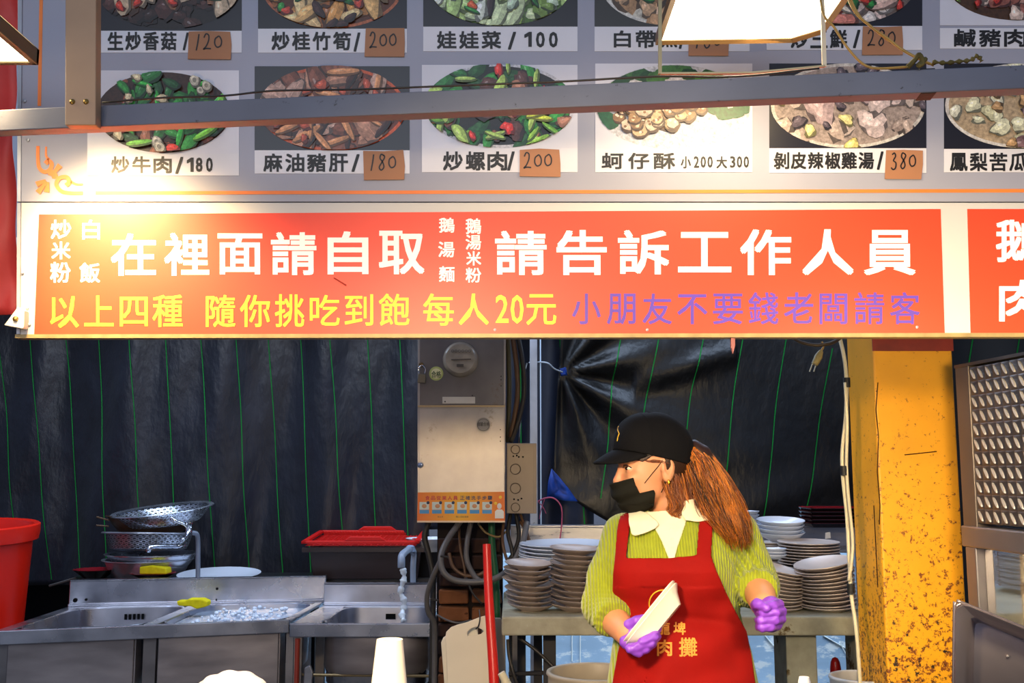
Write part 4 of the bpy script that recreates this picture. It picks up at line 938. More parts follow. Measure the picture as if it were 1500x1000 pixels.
# the two dishes she holds, seen edge-on
dishm = M('white_melamine', '#e8e0d0', .3, 0, .03, 10)
def held(k, label):
    A = Vector(W(917, 944, -112)); B_ = Vector(W(991, 853, -112)); ax = (B_ - A).normalized(); L_ = (B_ - A).length
    n = Vector((-ax.z, .26, ax.x)).normalized()                     # opening faces up and away
    n = (n - ax * n.dot(ax)).normalized(); bz = ax.cross(n).normalized()
    if bz.y > 0: bz = -bz
    off = -n * (k * .0075); C = (A + B_) / 2 + off - bz * .0 + Vector((0, .03, 0))
    prof = [(0.60, .56, -.034), (.66, .62, -.034), (.84, .82, -.012), (.97, .97, -.002), (1.0, 1.0, 0), (.985, .985, .002), (.95, .95, .0), (.80, .78, -.012), (.62, .58, -.030), (.0, .0, -.030)]
    prof = [(0, 0, -.034)] + prof; V = []; Fc = []; N = 40
    for (a, b, h) in prof:
        for j in range(N):
            t = 2 * PI * j / N; c, s = math.cos(t), math.sin(t); q = (abs(c) ** 5 + abs(s) ** 5) ** (-1 / 5.)
            V.append(C + ax * (L_ / 2 * a * c * q) + bz * (.055 * b * s * q) + n * (h * 1.0))
    for i in range(len(prof) - 1):
        for j in range(N): Fc.append((i * N + j, i * N + (j + 1) % N, (i + 1) * N + (j + 1) % N, (i + 1) * N + j))
    o = mk('serving_dish', V, Fc, dishm, smooth=True); tag(o, label, 'dish', 'dishes held by the worker')
held(0, "upper of the two white dishes in the worker's hand, its rim foremost"); held(1, "lower of the two white dishes in the worker's hand, its base exposed")
# ------------------------------------------------------------------ sinks
structure(MB().box((-4.5, 5.65, 0), (P(462, 900, 5.65).x, 5.75, 1.0)).build('wall_back', M('dark_wall', '#16161a', .8)))
SK = steel_sink()
def Z_at(py, D): return P(0, py, D).z
FL, FR, BL, BR = P(-14, 924, 3.96), P(425, 908, 4.27), P(100, 888, 4.70), P(477, 881, 4.90)
zs = (FL.z + FR.z + BL.z + BR.z) / 4
def Qd(FL, FR, BL, BR):
    def Q(s, t, z=0.0):
        a = FL.lerp(FR, s); b = BL.lerp(BR, s); p = a.lerp(b, t); return Vector((p.x, p.y, zs + z))
    return Q
def slab(m, Q, s0, s1, t0, t1, z0, z1):
    m.add([Q(s0, t0, z0), Q(s1, t0, z0), Q(s1, t1, z0), Q(s0, t1, z0), Q(s0, t0, z1), Q(s1, t0, z1), Q(s1, t1, z1), Q(s0, t1, z1)],
          [(0, 3, 2, 1), (4, 5, 6, 7), (0, 1, 5, 4), (1, 2, 6, 5), (2, 3, 7, 6), (3, 0, 4, 7)]); return m
def sink(Q, holes, label, legs, splash_h, roundb=False, name='sink'):
    t = thing(name, label, 'sink', Q(.5, .5, -zs))
    m = MB(); xs = [0] + [v for h in holes for v in h] + [1]
    for i in range(0, len(xs), 2): slab(m, Q, xs[i], xs[i + 1], 0, 1, -.012, 0)
    for a, b in holes: slab(m, Q, a, b, 0, .07, -.012, 0); slab(m, Q, a, b, .93, 1, -.012, 0)
    slab(m, Q, 0, 1, -.015, .012, -.048, .004)
    m.build('rim', SK, t, bevel=.003)
    for a, b in holes:
        m = MB(); i = .012; N = 24
        def ring(z, k):
            o = []
            for j in range(N * 4):
                c = j / (N * 4) * 2 * PI; cc, ss = math.cos(c), math.sin(c); q = (abs(cc) ** 6 + abs(ss) ** 6) ** (-1 / 6)
                o.append(Q((a + b) / 2 + (b - a) / 2 * k * cc * q, .5 + .43 * k * ss * q, z))
            return o
        n = N * 4; rr = [ring(-.002, 1.02), ring(-.006, 1.0), ring(-.12, .985), ring(-.24, .97), ring(-.27, .90), ring(-.27, .0)]
        for r_ in rr: m.v += r_
        for k_ in range(len(rr) - 1):
            for j in range(n): m.f.append((k_ * n + j, k_ * n + (j + 1) % n, (k_ + 1) * n + (j + 1) % n, (k_ + 1) * n + j))
        m.build('basin', SK, t, smooth=True, solid=.003)
        sc_ = (a + b) / 2 + .01
        for k_ in range(5):
            p = Q(sc_ + (k_ - 2) * .016, .905, -.042); MB().box((p.x - .005, p.y - .012, p.z - .012), (p.x + .005, p.y - .006, p.z + .012)).build('overflow_slot', M('hole_black', '#050505', .8), t)
    m = MB(); slab(m, Q, 0.0, 1, 1, 1.02, -.02, splash_h); slab(m, Q, 0.0, 1, 1.0, 1.06, splash_h - .012, splash_h); slab(m, Q, 0, 1, .985, 1.0, 0, .012)
    m.build('splashback', SK, t, bevel=.004)
    for (s, tt, w) in legs:
        p = Q(s, tt, 0); MB().box((p.x - w / 2, p.y - .018, 0), (p.x + w / 2, p.y + .018, p.z - .04)).build('leg', M('sink_leg_steel', (.32, .29, .28), .4, .7, .2, 8), t)
    return t
Q1 = Qd(FL, FR, BL, BR)
s1 = sink(Q1, [(.05, .475), (.525, .97)], 'two-basin stainless steel sink below the black tarpaulin', [(.50, .1, .05), (.02, .1, .04), (.99, .1, .03), (.02, .95, .04), (.99, .95, .04)], .115)
bodym = M('steel_body', (.36, .32, .32), .36, .8, .2, 4, stretch=(1, 1, 4))
for a, b in ((.045, .455), (.535, .955)):
    m = MB(); slab(m, Q1, a, b, .04, .05, -.62, -.045); m.build('body_panel', bodym, s1, bevel=.004)
    m = MB(); slab(m, Q1, b, b + .004, .05, .9, -.62, -.045); m.build('side_panel', bodym, s1)
holem = M('hole_black', '#050505', .8)
for px_, py_, r_ in ((110, 879, .010), (126, 878, .006), (318, 862, .006), (317, 878, .004), (470, 857, .0)):
    if r_: MB().lathe([(0, -.002), (r_, -.001)], P(px_, py_, 4.70 + (px_ - 100) / 380 * .2 - .004), 10, Matrix.Rotation(-PI / 2, 3, 'X')).build('splash_hole', holem, s1)
FL2, FR2, BL2, BR2 = P(425, 912, 4.20), P(634, 912, 4.20), P(474, 888, 4.80), P(642, 888, 4.80)
zs_keep = zs; zs = (FL2.z + BL2.z) / 2
Q2 = Qd(FL2, FR2, BL2, BR2)
def Q2z(s, t, z=0.0, _z=zs): a = FL2.lerp(FR2, s); b = BL2.lerp(BR2, s); p = a.lerp(b, t); return Vector((p.x, p.y, _z + z))
s2 = sink(Q2z, [(.2, .98)], 'single-basin stainless steel sink with running tap', [(.05, .06, .03), (.12, .9, .03), (.98, .9, .03)], .10)
m = MB(); N = 40; prof = [(1, -.05), (1, -.17), (.97, -.20), (.88, -.215), (0, -.215)]
for k, z in prof:
    for j in range(N):
        c = j / N * 2 * PI; cc, ss = math.cos(c), math.sin(c); q = (abs(cc) ** 5 + abs(ss) ** 5) ** (-.2); m.v.append(Q2z(.59 + .40 * k * cc * q, .5 + .45 * k * ss * q, z))
for i in range(len(prof) - 1):
    for j in range(N): m.f.append((i * N + j, i * N + (j + 1) % N, (i + 1) * N + (j + 1) % N, (i + 1) * N + j))
m.build('basin_underside', bodym, s2, smooth=True)
MB().cyl(P(440, 988, 4.25), P(640, 990, 4.25), .006, 8).build('cross_rod', M('brass_rod', '#8a7a5a', .35, .6), s2, smooth=True)
MB().cyl(P(436, 935, 4.2), P(434, 1010, 4.2), .010, 8).build('red_pipe', M('rust_red_pipe', '#8a2c1c', .5), s2, smooth=True)
MB().pquad([(446, 978), (454, 974), (458, 985), (456, 1010), (444, 1010)], 4.15, .02).build('foot_clamp', steel(), s2, bevel=.003)
MB().pquad([(483, 976), (506, 976), (506, 1010), (483, 1010)], 4.6, .06).build('drain_box', M('dark_box', '#16161a', .7), s2)
structure(MB().pquad([(508, 930), (640, 930), (640, 1040), (508, 1040)], 5.2, .05).build('wall_low', M('dark_wall', '#16161a', .8)))
zs = zs_keep
# foam and water in the basin
fm = MB(); r = random.Random(8)
for i in range(110):
    s = r.uniform(.60, .90); p = Q1(s, .5 + r.uniform(-.3, .32), -.012 + r.uniform(-.02, .008)); rr = r.uniform(.004, .011)
    fm.lathe([(0, -rr), (rr * .8, -rr * .5), (rr, 0), (rr * .7, rr * .6), (0, rr * .8)], p, 8)
w_ = MB(); slab(w_, Q1, .53, .965, .08, .92, -.03, -.024); wo = w_.build('dish_water', M('grey_water', '#8c98a8', .08, 0, .2, 9, .4, 20)); tag(wo, 'soapy dish water filling the second basin of the long sink', 'water')
fo = fm.build('soap_foam', M('foam', '#d8e2f2', .6), wo, smooth='all'); fo['kind'] = 'stuff'

# ledge behind the sinks
zl = Z_at(846, 5.05)
a = P(100, 846, 5.02); b = P(700, 846, 5.02)
ldg = MB().box((a.x, 5.02, zl - .02), (b.x, 5.31, zl)).build('ledge_board', M('dark_wet_board', '#1a1a1e', .35, 0, .3, 6)); tag(ldg, 'dark board behind the sinks carrying pots and tubs', 'ledge')
for x in (a.x + .05, (a.x + b.x) / 2, b.x - .05): MB().box((x - .02, 5.25, 0), (x + .02, 5.29, zl - .02)).build('leg', M('dark_leg', '#1c1c20', .6), ldg)
rd = MB().tube([P(72, 858, 4.98), P(112, 846, 5.0)], .006, 6).build('thin_rod', M('dull_rod', '#5c5a58', .4, .5)); tag(rd, 'thin metal rod leaning on the end of the dark board', 'rod')

# faucets
chrome = M('chrome', (.72, .76, .84), .12, 1.0, .05, 10)
fa = thing('faucet', 'chrome lever faucet reaching over the two-basin sink', 'faucet', P(290, 850, 4.86))
MB().tube(spline([P(290, 851, 4.86), P(290, 820, 4.86), P(290, 792, 4.86), P(288, 782, 4.85), P(281, 780, 4.83)], 6), .011, 10).build('riser', M('grey_pipe', '#7c8494', .35, .3), fa, smooth='all')
MB().tube(spline([P(277, 772, 4.82), P(275, 782, 4.80), P(270, 792, 4.76), P(262, 799, 4.7), P(245, 800, 4.65), P(226, 800, 4.6), P(219, 803, 4.58), P(217, 808, 4.58)], 6), .0105, 10).build('spout', chrome, fa, smooth='all')
MB().tube(spline([P(278, 776, 4.82), P(270, 768, 4.80), P(258, 763, 4.78), P(250, 758, 4.77)], 6), [.007] * 12 + [.009] * 7, 8).build('lever', chrome, fa, smooth='all')
MB().lathe([(0, -.03), (.014, -.028), (.016, -.01), (.013, 0), (.018, .008), (.017, .024), (0, .03)], P(277, 772, 4.82), 14).build('valve_body', chrome, fa, smooth=True)
MB().lathe([(0, -.02), (.013, -.02), (.013, .012), (.008, .02), (0, .02)], P(268, 794, 4.77), 12).build('coupling', chrome, fa, smooth=True)
fb = thing('faucet', 'plastic-bodied tap with water running into the single basin', 'faucet', P(605, 857, 4.84))
pvc = M('grey_pvc', '#8792a4', .3, 0, .1, 9)
MB().tube(spline([P(605, 858, 4.84), P(605, 830, 4.84), P(606, 812, 4.84), P(603, 805, 4.80), P(597, 806, 4.72), P(589, 813, 4.66), P(588, 822, 4.64), P(588, 831, 4.64)], 6), [.013] * 14 + [.016] * 14 + [.0165] * 15, 12).build('spout', pvc, fb, smooth='all')
MB().lathe([(0, -.012), (.02, -.012), (.02, .012), (.01, .018), (0, .018)], P(601, 804, 4.76), 14).build('valve_body', M('clear_grey', '#a4b8d8', .15, .3), fb, smooth=True)
sp = [P(590, 832, 4.64), P(592, 845, 4.64), P(589, 856, 4.64), P(587, 868, 4.64), P(592, 880, 4.64), P(591, 890, 4.64), P(589, 900, 4.62), P(591, 909, 4.6)]
sps = spline(sp, 6); wt = MB().tube(sps, [.0125 + .0035 * math.sin(i * .9) + .002 * math.sin(i * 2.3) for i in range(len(sps))], 10).build('water_stream', M('running_water', '#e6f0ff', .08, 0, .1, 60, .6, 60, trans=.25), smooth='all'); tag(wt, 'twisting stream of water falling from the tap', 'water')

# ---- pots, colanders and dishes on the ledge
def rot(rx, ry=0): return Matrix.Rotation(ry, 3, 'Y') @ Matrix.Rotation(rx, 3, 'X')
potm = M('worn_aluminium', (.52, .55, .62), .34, .85, .25, 8, .2, 40)
def basin_obj(name, px, py, D, r, h, r2, mat, label, cat, R_=None, lip=.012, grp=None, n=48, parent=None):
    c = P(px, py, D); pr = [(0, 0), (r2 * .95, 0), (r2, .004), (r2 + (r - r2) * .55, h * .5), (r * .985, h * .95), (r + lip, h), (r + lip, h + .004), (r * .97, h + .002), (r2 * .98, .008), (0, .006)]
    o = MB().lathe(pr, c, n, R_).build(name, mat, parent, smooth=True)
    if parent is None: tag(o, label, cat, grp)
    return o
k5 = 5.15 / 1500
def colander(px, py, D, r, h, r2, R_, label, mat=potm):
    """bowl with real holes: cells of the wall carry a hole each"""
    c = P(px, py, D); t = thing('colander', label, 'colander', c); R_ = R_ or Matrix.Identity(3)
    m = MB(); n = 44; rows = 5
    def pt(u, v):   # u 0..1 around, v 0..1 up the wall
        an = 2 * PI * u; rr = r2 + (r - r2) * v ** .6; return c + R_ @ Vector((rr * math.cos(an), rr * math.sin(an), h * v))
    for i in range(n):
        for j in range(rows):
            v0, v1 = .12 + .80 * j / rows, .12 + .80 * (j + 1) / rows; o = (j % 2) * .5; cx_, cy_2 = (i + .5 + o) / n, (v0 + v1) / 2
            out = []; inn = []
            for k_ in range(8):
                a_ = 2 * PI * k_ / 8 + PI / 8; q = 1 / max(abs(math.cos(a_)), abs(math.sin(a_)))
                out.append(pt(cx_ + .5 / n * math.cos(a_) * q, cy_2 + (v1 - v0) / 2 * math.sin(a_) * q)); inn.append(pt(cx_ + .26 / n * math.cos(a_) * 1.25, cy_2 + (v1 - v0) / 2 * .52 * math.sin(a_)))
            m.add(out + inn, [(k_, (k_ + 1) % 8, 8 + (k_ + 1) % 8, 8 + k_) for k_ in range(8)])
    m.build('perforated_wall', mat, t, smooth='all')
    b = MB(); vv = [pt(i / n, .12) for i in range(n)]; b.add([c] + [c + R_ @ Vector((r2 * .9 * math.cos(2 * PI * i / n), r2 * .9 * math.sin(2 * PI * i / n), 0)) for i in range(n)] + vv, [(0, 1 + i, 1 + (i + 1) % n) for i in range(n)] + [(1 + i, 1 + (i + 1) % n, 1 + n + (i + 1) % n, 1 + n + i) for i in range(n)]); b.build('base', mat, t, smooth=True)
    MB().lathe([(r * .955, h * .90), (r * 1.0, h * .95), (r * 1.06, h * 1.0), (r * 1.085, h * .95), (r * 1.09, h * .97), (r * 1.06, h * 1.05), (r * .97, h * .97)], c, n, R_).build('rolled_rim', mat, t, smooth='all')
    return t
basin_obj('steel_bowl', 216, 848, 5.14, .205, .095, .155, potm, 'wide dull steel bowl at the bottom of the pot stack', 'bowl')
basin_obj('steel_bowl', 222, 838, 5.14, .212, .09, .15, M('bright_aluminium', (.60, .64, .72), .25, .9, .2, 9), 'bright steel bowl nested in the bottom bowl of the pot stack', 'bowl')
colander(217, 806, 5.12, .205, .085, .17, rot(-.06, .01), 'grey perforated colander in the middle of the pot stack')
basin_obj('wok_pan', 218, 782, 5.12, .200, .075, .14, M('brown_pan', '#5c4430', .35, .5, .3, 8), 'brown-stained pan between the two colanders', 'pan', rot(-.05, .05))
c = P(160, 762, 4.98)
for dz in (0, -.028):
    hd = MB().tube([c + Vector((0, 0, dz)), c + Vector((-.05, -.03, dz + .006 + (dz == 0) * .012))], .004, 6).build('pan_handle', M('brown_pan', '#5c4430', .35, .5, .3, 8), bpy.data.objects['wok_pan'])
colander(240, 768, 5.10, .225, .075, .15, rot(.10, -.09), 'bright tilted colander on top of the pot stack', M('bright_aluminium', (.60, .64, .72), .25, .9, .2, 9))
lacq = M('black_lacquer', '#120c10', .2); redl = M('red_lacquer', '#8a1420', .2)
def lac(px, py, D, r, label, h=.035):
    c = P(px, py, D); t = thing('lacquer_dish', label, 'dish', c)
    MB().lathe([(0, 0), (r * .5, 0), (r * .55, .004), (r * .95, h * .9), (r, h)], c, 36).build('outer_shell', lacq, t, smooth=True)
    MB().lathe([(r, h), (r * 1.02, h + .002), (r * .97, h + .001), (r * .6, .012), (0, .010)], c, 36).build('red_lining', redl, t, smooth=True)
    return t
lac(139, 846, 4.98 + .06, .100, 'black and red lacquer bowl standing left of the pot stack', .04)
lac(224, 848, 4.965, .104, 'shallow black and red lacquer dish holding a yellow sponge', .028)
spm = M('yellow_sponge', '#d8c81c', .9, 0, .12, 50, .5, 180)
def sponge(pix, D, dp, label): o = MB().pquad(pix, D, dp).build('sponge', spm, bevel=.006); return tag(o, label, 'sponge')
sponge([(204, 830), (222, 828), (243, 832), (244, 841), (204, 841)], 4.93, .08, 'yellow sponge lying in the lacquer dish')
sponge([(258, 880), (270, 880), (276, 877), (295, 877), (304, 881), (303, 888), (288, 892), (279, 888), (260, 887)], 4.52, .06, 'yellow sponge bent over the divider of the long sink')
c = P(321, 848, 5.02)
o = MB().lathe([(0, .0), (.09, 0), (.10, .006), (.19, .024), (.196, .028), (.185, .027), (.10, .010), (0, .008)], c, 48, rot(.07)).build('plate', M('white_china', '#dde4f0', .15, 0, .02, 5), smooth=True); tag(o, 'large white plate lying beside the chrome faucet', 'plate')
o = MB().lathe([(0, 0), (.06, 0), (.075, .03), (.115, .06), (.118, .064), (.108, .06), (.06, .01), (0, .008)], P(629, 820, 5.13), 36).build('bowl', M('white_china', '#dde4f0', .15), smooth=True); tag(o, 'white bowl behind the tap beside the red basket', 'bowl')
bpy.data.objects['bowl'].location.z = zl + .12
pl_ = MB().lathe([(0, 0), (.07, 0), (.08, .12), (0, .12)], (bpy.data.objects['bowl'].location.x, 5.13, zl), 24).build('crate_stand', M('dark_box', '#16161a', .7), smooth=True); tag(pl_, 'dark round pot under the white bowl by the tap', 'pot')
# tub with red basket
a, b = P(452, 857, 4.97), P(616, 800, 4.97)
tub = MB(); zt_ = b.z - .005
def frus(m, x0, x1, y0, y1, z0, z1, e):
    q = [(x0 + e, y0 + e, z0), (x1 - e, y0 + e, z0), (x1 - e, y1 - e, z0), (x0 + e, y1 - e, z0), (x0, y0, z1), (x1, y0, z1), (x1, y1, z1), (x0, y1, z1)]
    m.add(q, [(0, 3, 2, 1), (0, 1, 5, 4), (1, 2, 6, 5), (2, 3, 7, 6), (3, 0, 4, 7)]); return m
frus(tub, a.x, b.x, 4.97, 5.28, zl + .002, zt_, .02).box((a.x - .03, 4.945, zt_ - .02), (b.x + .02, 4.965, zt_))
tb_ = tub.build('plastic_tub', M('dark_brown_plastic', '#2c1f20', .4, 0, .1, 5), solid=.004, bevel=.002); tag(tb_, 'dark brown rectangular tub under the red basket', 'tub')
redp = M('red_plastic', '#d81410', .35, 0, .06, 6)
bk = thing('plastic_basket', 'red perforated plastic basket lying on the brown tub', 'basket', P(530, 800, 5.1))
x0, x1, y0, y1 = P(441, 800, 4.90).x, P(614, 800, 4.90).x, 4.90, 5.36; z1 = Z_at(798, 4.9); z0 = zt_ + .004
rm = MB(); e = .025
for A_, B_ in (((x0, y0, z1), (x1, y0 + e, z1 + .014)), ((x0, y1 - e, z1), (x1, y1, z1 + .014)), ((x0, y0, z1), (x0 + e, y1, z1 + .014)), ((x1 - e, y0, z1), (x1, y1, z1 + .014))): rm.box(A_, B_)
zq = z1 + .014
for yy, dz in ((y0, 0), (y1 - e, 0)):
    rm.add([(x0 + .20, yy, zq), (x0 + .23, yy, zq + .02), (x0 + .37, yy, zq + .02), (x0 + .40, yy, zq), (x0 + .20, yy + .02, zq), (x0 + .23, yy + .02, zq + .02), (x0 + .37, yy + .02, zq + .02), (x0 + .40, yy + .02, zq)],
           [(0, 1, 2, 3), (4, 7, 6, 5), (0, 4, 5, 1), (1, 5, 6, 2), (2, 6, 7, 3), (0, 3, 7, 4)])
rm.build('rim', redp, bk, bevel=.003)
gm = MB(); n_ = 34
yb = y1 - .03
for i in range(n_ + 1):
    x = x0 + .03 + (x1 - x0 - .06) * i / n_; gm.box((x - .0022, yb, z0), (x + .0022, yb + .004, z1 + .01))
for j in range(6):
    z = z0 + (z1 - z0) * j / 5; gm.box((x0 + .03, yb, z - .0022), (x1 - .03, yb + .004, z + .0022))
for j in range(12):
    y = y0 + .03 + (y1 - y0 - .06) * j / 11; gm.box((x0 + .02, y - .003, z0), (x1 - .02, y + .003, z0 + .004))
for i in range(18):
    x = x0 + .02 + (x1 - x0 - .04) * i / 17; gm.box((x - .003, y0 + .02, z0), (x + .003, y1 - .02, z0 + .004))
gm.build('mesh_wall', redp, bk)
# raise the far side so that its inside shows, as in the photo (basket tilted on the tub)
bk.rotation_euler.x = .055; bk.location.z += .016
# big red bin
R_ = rot(.05); c = Vector(P(-62, 770, 4.62)); binz = c.z
rb = MB(); rr = .33
prof = [(0, -.75), (rr * .80, -.75), (rr * .86, -.4), (rr * .93, -.075), (rr * .935, -.07), (rr * 1.0, -.065), (rr * 1.02, -.03), (rr * 1.02, -.0), (rr * .99, .006), (rr * .94, 0), (rr * .92, -.03), (rr * .90, -.08), (rr * .84, -.4), (rr * .78, -.73), (0, -.73)]
rb.lathe(prof, c, 64, R_)
bo = rb.build('plastic_bin', M('bright_red_plastic', '#e8200c', .32, 0, .05, 4), smooth=True, ang=50); tag(bo, 'large bright red plastic bin beside the long sink', 'bin')
stool = MB().box((c.x - .26, c.y - .26, 0), (c.x + .26, c.y + .26, c.z - .775)).build('wooden_block', M('dark_wood_block', '#3a2818', .7)); tag(stool, 'dark wooden block carrying the red bin', 'block')

# ------------------------------------------------------------------ meter cabinet, junction box, cables
cab = M('cabinet_steel', (.36, .33, .31), .40, .75, .25, 5, .15, 25, stain='#8c8478', sthr=.6, sscale=6)
DCb = 3.9
mc = thing('meter_cabinet', 'steel electricity meter cabinet with round dial and orange poster', 'cabinet', P(676, 764, DCb))
MB().pquad([(612, 430), (741, 430), (740, 764), (611, 764)], DCb, .16).build('housing', cab, mc, bevel=.002)
MB().pquad([(615, 440), (738, 440), (738, 593), (615, 593)], DCb - .006, .006).build('upper_door', M('cabinet_dark_steel', (.15, .14, .14), .34, .75, .25, 5, .1, 30, stain='#6c6258', sthr=.6, sscale=5), mc, bevel=.001)
lo_ = MB().pquad([(614, 598), (739, 598), (739, 762), (614, 762)], DCb - .008, .008).build('lower_door', cab, mc, bevel=.001)
MB().pquad([(612, 593.5), (740, 593.5), (740, 595.5), (612, 595.5)], DCb - .012, .012).build('ledge', M('pale_edge', '#b8a078', .4, .4), mc)
rx = Matrix.Rotation(PI / 2, 3, 'X')
mt = MB().lathe([(.058, 0), (.066, .0), (.068, .02), (.062, .045), (.055, .052), (0, .054)], P(675, 527, DCb - .006), 40, rx).build('meter_dial', M('meter_grey', '#8c8478', .25, 0, .2, 20), mc, smooth=True)
dkp = M('dial_print', '#3a3430', .5)
for i in range(6): 
    p = P(663 + i * 5, 514, DCb - .062); MB().lathe([(.004, 0), (.0052, 0), (.0052, .002), (.004, .002)], p, 12, rx).build('dial_mark', dkp, mt)
MB().pquad([(661, 526), (690, 525), (690, 526.5), (661, 527.5)], DCb - .063, .003).build('dial_line', dkp, mt)
MB().pquad([(669, 533), (679, 533), (679, 537), (669, 537)], DCb - .063, .003).build('counter_window', dkp, mt)
MB().pquad([(648, 581), (696, 581), (696, 591), (648, 591)], DCb - .010, .004).build('latch_plate', M('latch_steel', (.5, .48, .45), .35, .7), mc, bevel=.001)
for x, y in ((652, 588), (692, 579)): MB().lathe([(0, .003), (.003, 0)], P(x, y, DCb - .013), 8, rx).build('rivet', dkp, mc)
st_ = MB().lathe([(.026, 0), (.027, .001), (0, .0015)], P(639, 547, DCb - .007), 28, rx).build('round_sticker', M('sticker_green', '#a8b06a', .5), mc)
MB().lathe([(.020, 0), (0, .001)], P(639, 547, DCb - .0085), 24, rx).build('sticker_face', M('sticker_cream', '#d0ccA0'.lower(), .5), st_)
lettering([('合格', 632, 543, 646, 553)], DCb - .010, M('sticker_dark', '#2c4a28', .5), st_, .0005, .02)
s_ = MB().lathe([(.027, 0), (.028, .001), (0, .0015)], P(708, 622, DCb - .009), 28, rx).build('round_sticker', M('sticker_grey', '#8c8680', .5), mc)
MB().lathe([(.022, 0), (.0235, .001), (.0235, .002), (.022, .002)], P(708, 622, DCb - .009), 28, rx).build('sticker_ring', dkp, s_)
lettering([('檢驗合格', 699, 618, 717, 624)], DCb - .0115, dkp, s_, .0005, .02)
lk = MB().lathe([(0, .02), (.009, .018), (.010, .004), (.012, 0)], P(616, 681, DCb - .008), 16, rx).build('door_lock', chrome, mc, smooth=True)
MB().lathe([(0, .012), (.008, .010), (.010, 0)], P(617, 534, DCb - .008), 14, rx).build('hasp', M('brass_old', '#6a5638', .4, .7), mc, smooth=True)
MB().pquad([(613, 547), (624, 548), (623, 561), (611, 560)], DCb - .022, .012).build('padlock', M('padlock_grey', '#6a6456', .4, .6), mc, bevel=.002)
MB().tube(spline([P(614, 548, DCb - .016), P(613, 540, DCb - .016), P(618, 535, DCb - .018), P(623, 540, DCb - .016), P(622, 548, DCb - .016)], 5), .0022, 6).build('shackle', chrome, mc, smooth='all')
for x, y in ((734, 551), (734, 556), (734, 565), (733, 629), (733, 640), (733, 646)): MB().lathe([(0, .001), (.0022, 0)], P(x, y, DCb - .0085), 8, rx).build('small_hole', holem, mc)
# poster
po = thing('poster', 'orange hand-washing poster stuck on the lower cabinet door', 'poster', P(675, 764, DCb - .009))
DP = DCb - .009
por = bpy.data.materials.new('poster_orange'); por.use_nodes = True; n_ = por.node_tree.nodes; l_ = por.node_tree.links
t_ = n_.new('ShaderNodeTexCoord'); se = n_.new('ShaderNodeSeparateXYZ'); l_.new(t_.outputs['Object'], se.inputs[0])
mth = n_.new('ShaderNodeMath'); mth.operation = 'ABSOLUTE'; l_.new(se.outputs[0], mth.inputs[0])
cr_ = n_.new('ShaderNodeValToRGB'); cr_.color_ramp.elements[0].color = (*hexc('#e8a812'), 1); cr_.color_ramp.elements[1].color = (*hexc('#e06a10'), 1); cr_.color_ramp.elements[1].position = .16
l_.new(mth.outputs[0], cr_.inputs[0]); l_.new(cr_.outputs[0], n_['Principled BSDF'].inputs['Base Color'])
MB().pquad([(612, 721), (739, 720), (740, 765), (611, 765)], DP, .002).build('sheet', por, po)
MB().pquad([(611, 762.5), (740, 762.5), (740, 765), (611, 765)], DP - .001, .003).build('bottom_strip', M('pale_strip', '#e0c0a0', .4), po)
lettering([(ch, 623 + i * 8.2, 726, 629.5 + i * 8.2, 732) for i, ch in enumerate('食品從業人員')], DP, M('poster_red', '#c02430', .5), po, .001, .03)
lettering([(ch, 674 + i * 8.1, 726, 680.5 + i * 8.1, 732) for i, ch in enumerate('正確洗手步驟')], DP, M('poster_navy', '#1c3050', .5), po, .001, .03)
for i in range(6):
    x = 614.5 + i * 18.4; ca = MB().pquad([(x, 735), (x + 14, 735), (x + 14, 746), (x, 746)], DP - .0006, .0006).build('step_picture', M('poster_pale', '#c4d0c8', .5), po)
    MB().pquad([(x, 746.5), (x + 14, 746.5), (x + 14, 752), (x, 752)], DP - .0006, .0006).build('step_caption', M('poster_blue', '#3a8cc0', .5), po)
    MB().lathe([(.006, 0), (0, .0012)], P(x + 12.5, 736, DP - .001), 12, rx).build('step_number', M('poster_navy', '#1c3050', .5), po)
    MB().lathe([(.008, 0), (0, .001)], P(x + 7 + (i % 2), 741, DP - .001), 9, rx, sx=1.2).build('hand_print', M('poster_skin', '#c88a5c', .5), po)
MB().pquad([(725, 759), (725, 749), (728, 746), (735, 746), (738, 749), (738, 759)], DP - .0008, .0008).build('figure_print', M('poster_white', '#d8d4cc', .5), po)
MB().lathe([(.0085, 0), (0, .001)], P(731.5, 741, DP - .001), 14, rx, sy=1.3).build('figure_head', M('poster_white', '#d8d4cc', .5), po)
for x, y in ((733, 728), (726, 737)): MB().lathe([(.006, 0), (0, .001)], P(x, y, DP - .001), 12, rx).build('yellow_dot', M('poster_yellow', '#f0c030', .5), po)
lettering([(ch, 641 + i * 2.8, 755.5, 643.4 + i * 2.8, 757.8) for i, ch in enumerate('衛生局')] + [(ch, 668 + i * 3.1, 755.5, 670.7 + i * 3.1, 757.8) for i, ch in enumerate('關心您的健康')], DP, dkp, po, .001, .0)
# junction box
jb = thing('junction_box', 'beige junction box with four round knockouts beside the meter cabinet', 'electrical box', P(763, 752, 3.95))
jm = M('beige_enamel', '#8c7c68', .5, .1, .12, 8, .1, 50, stain='#5c5044', sthr=.68, sscale=20)
MB().pquad([(742, 649), (786, 649), (786, 752), (742, 752)], 3.95, .10).build('housing', jm, jb, bevel=.002)
MB().pquad([(743, 650), (782, 650), (782, 751), (743, 751)], 3.944, .006).build('cover', jm, jb, bevel=.001)
for y, r_ in ((658, .017), (687, .020), (715, .020), (743, .017)):
    MB().lathe([(r_ * .88, .001), (r_, .003), (r_ * 1.06, .001)], P(755, y, 3.944), 24, rx).build('knockout', M('knockout_ring', '#5c4c3c', .5), jb, smooth=True)
for x, y in ((752, 668), (757, 667), (760, 669), (766, 669), (753, 731), (759, 732), (764, 730)): MB().lathe([(0, .001), (.0035, 0)], P(x, y, 3.943), 7, rx).build('punched_hole', holem, jb)

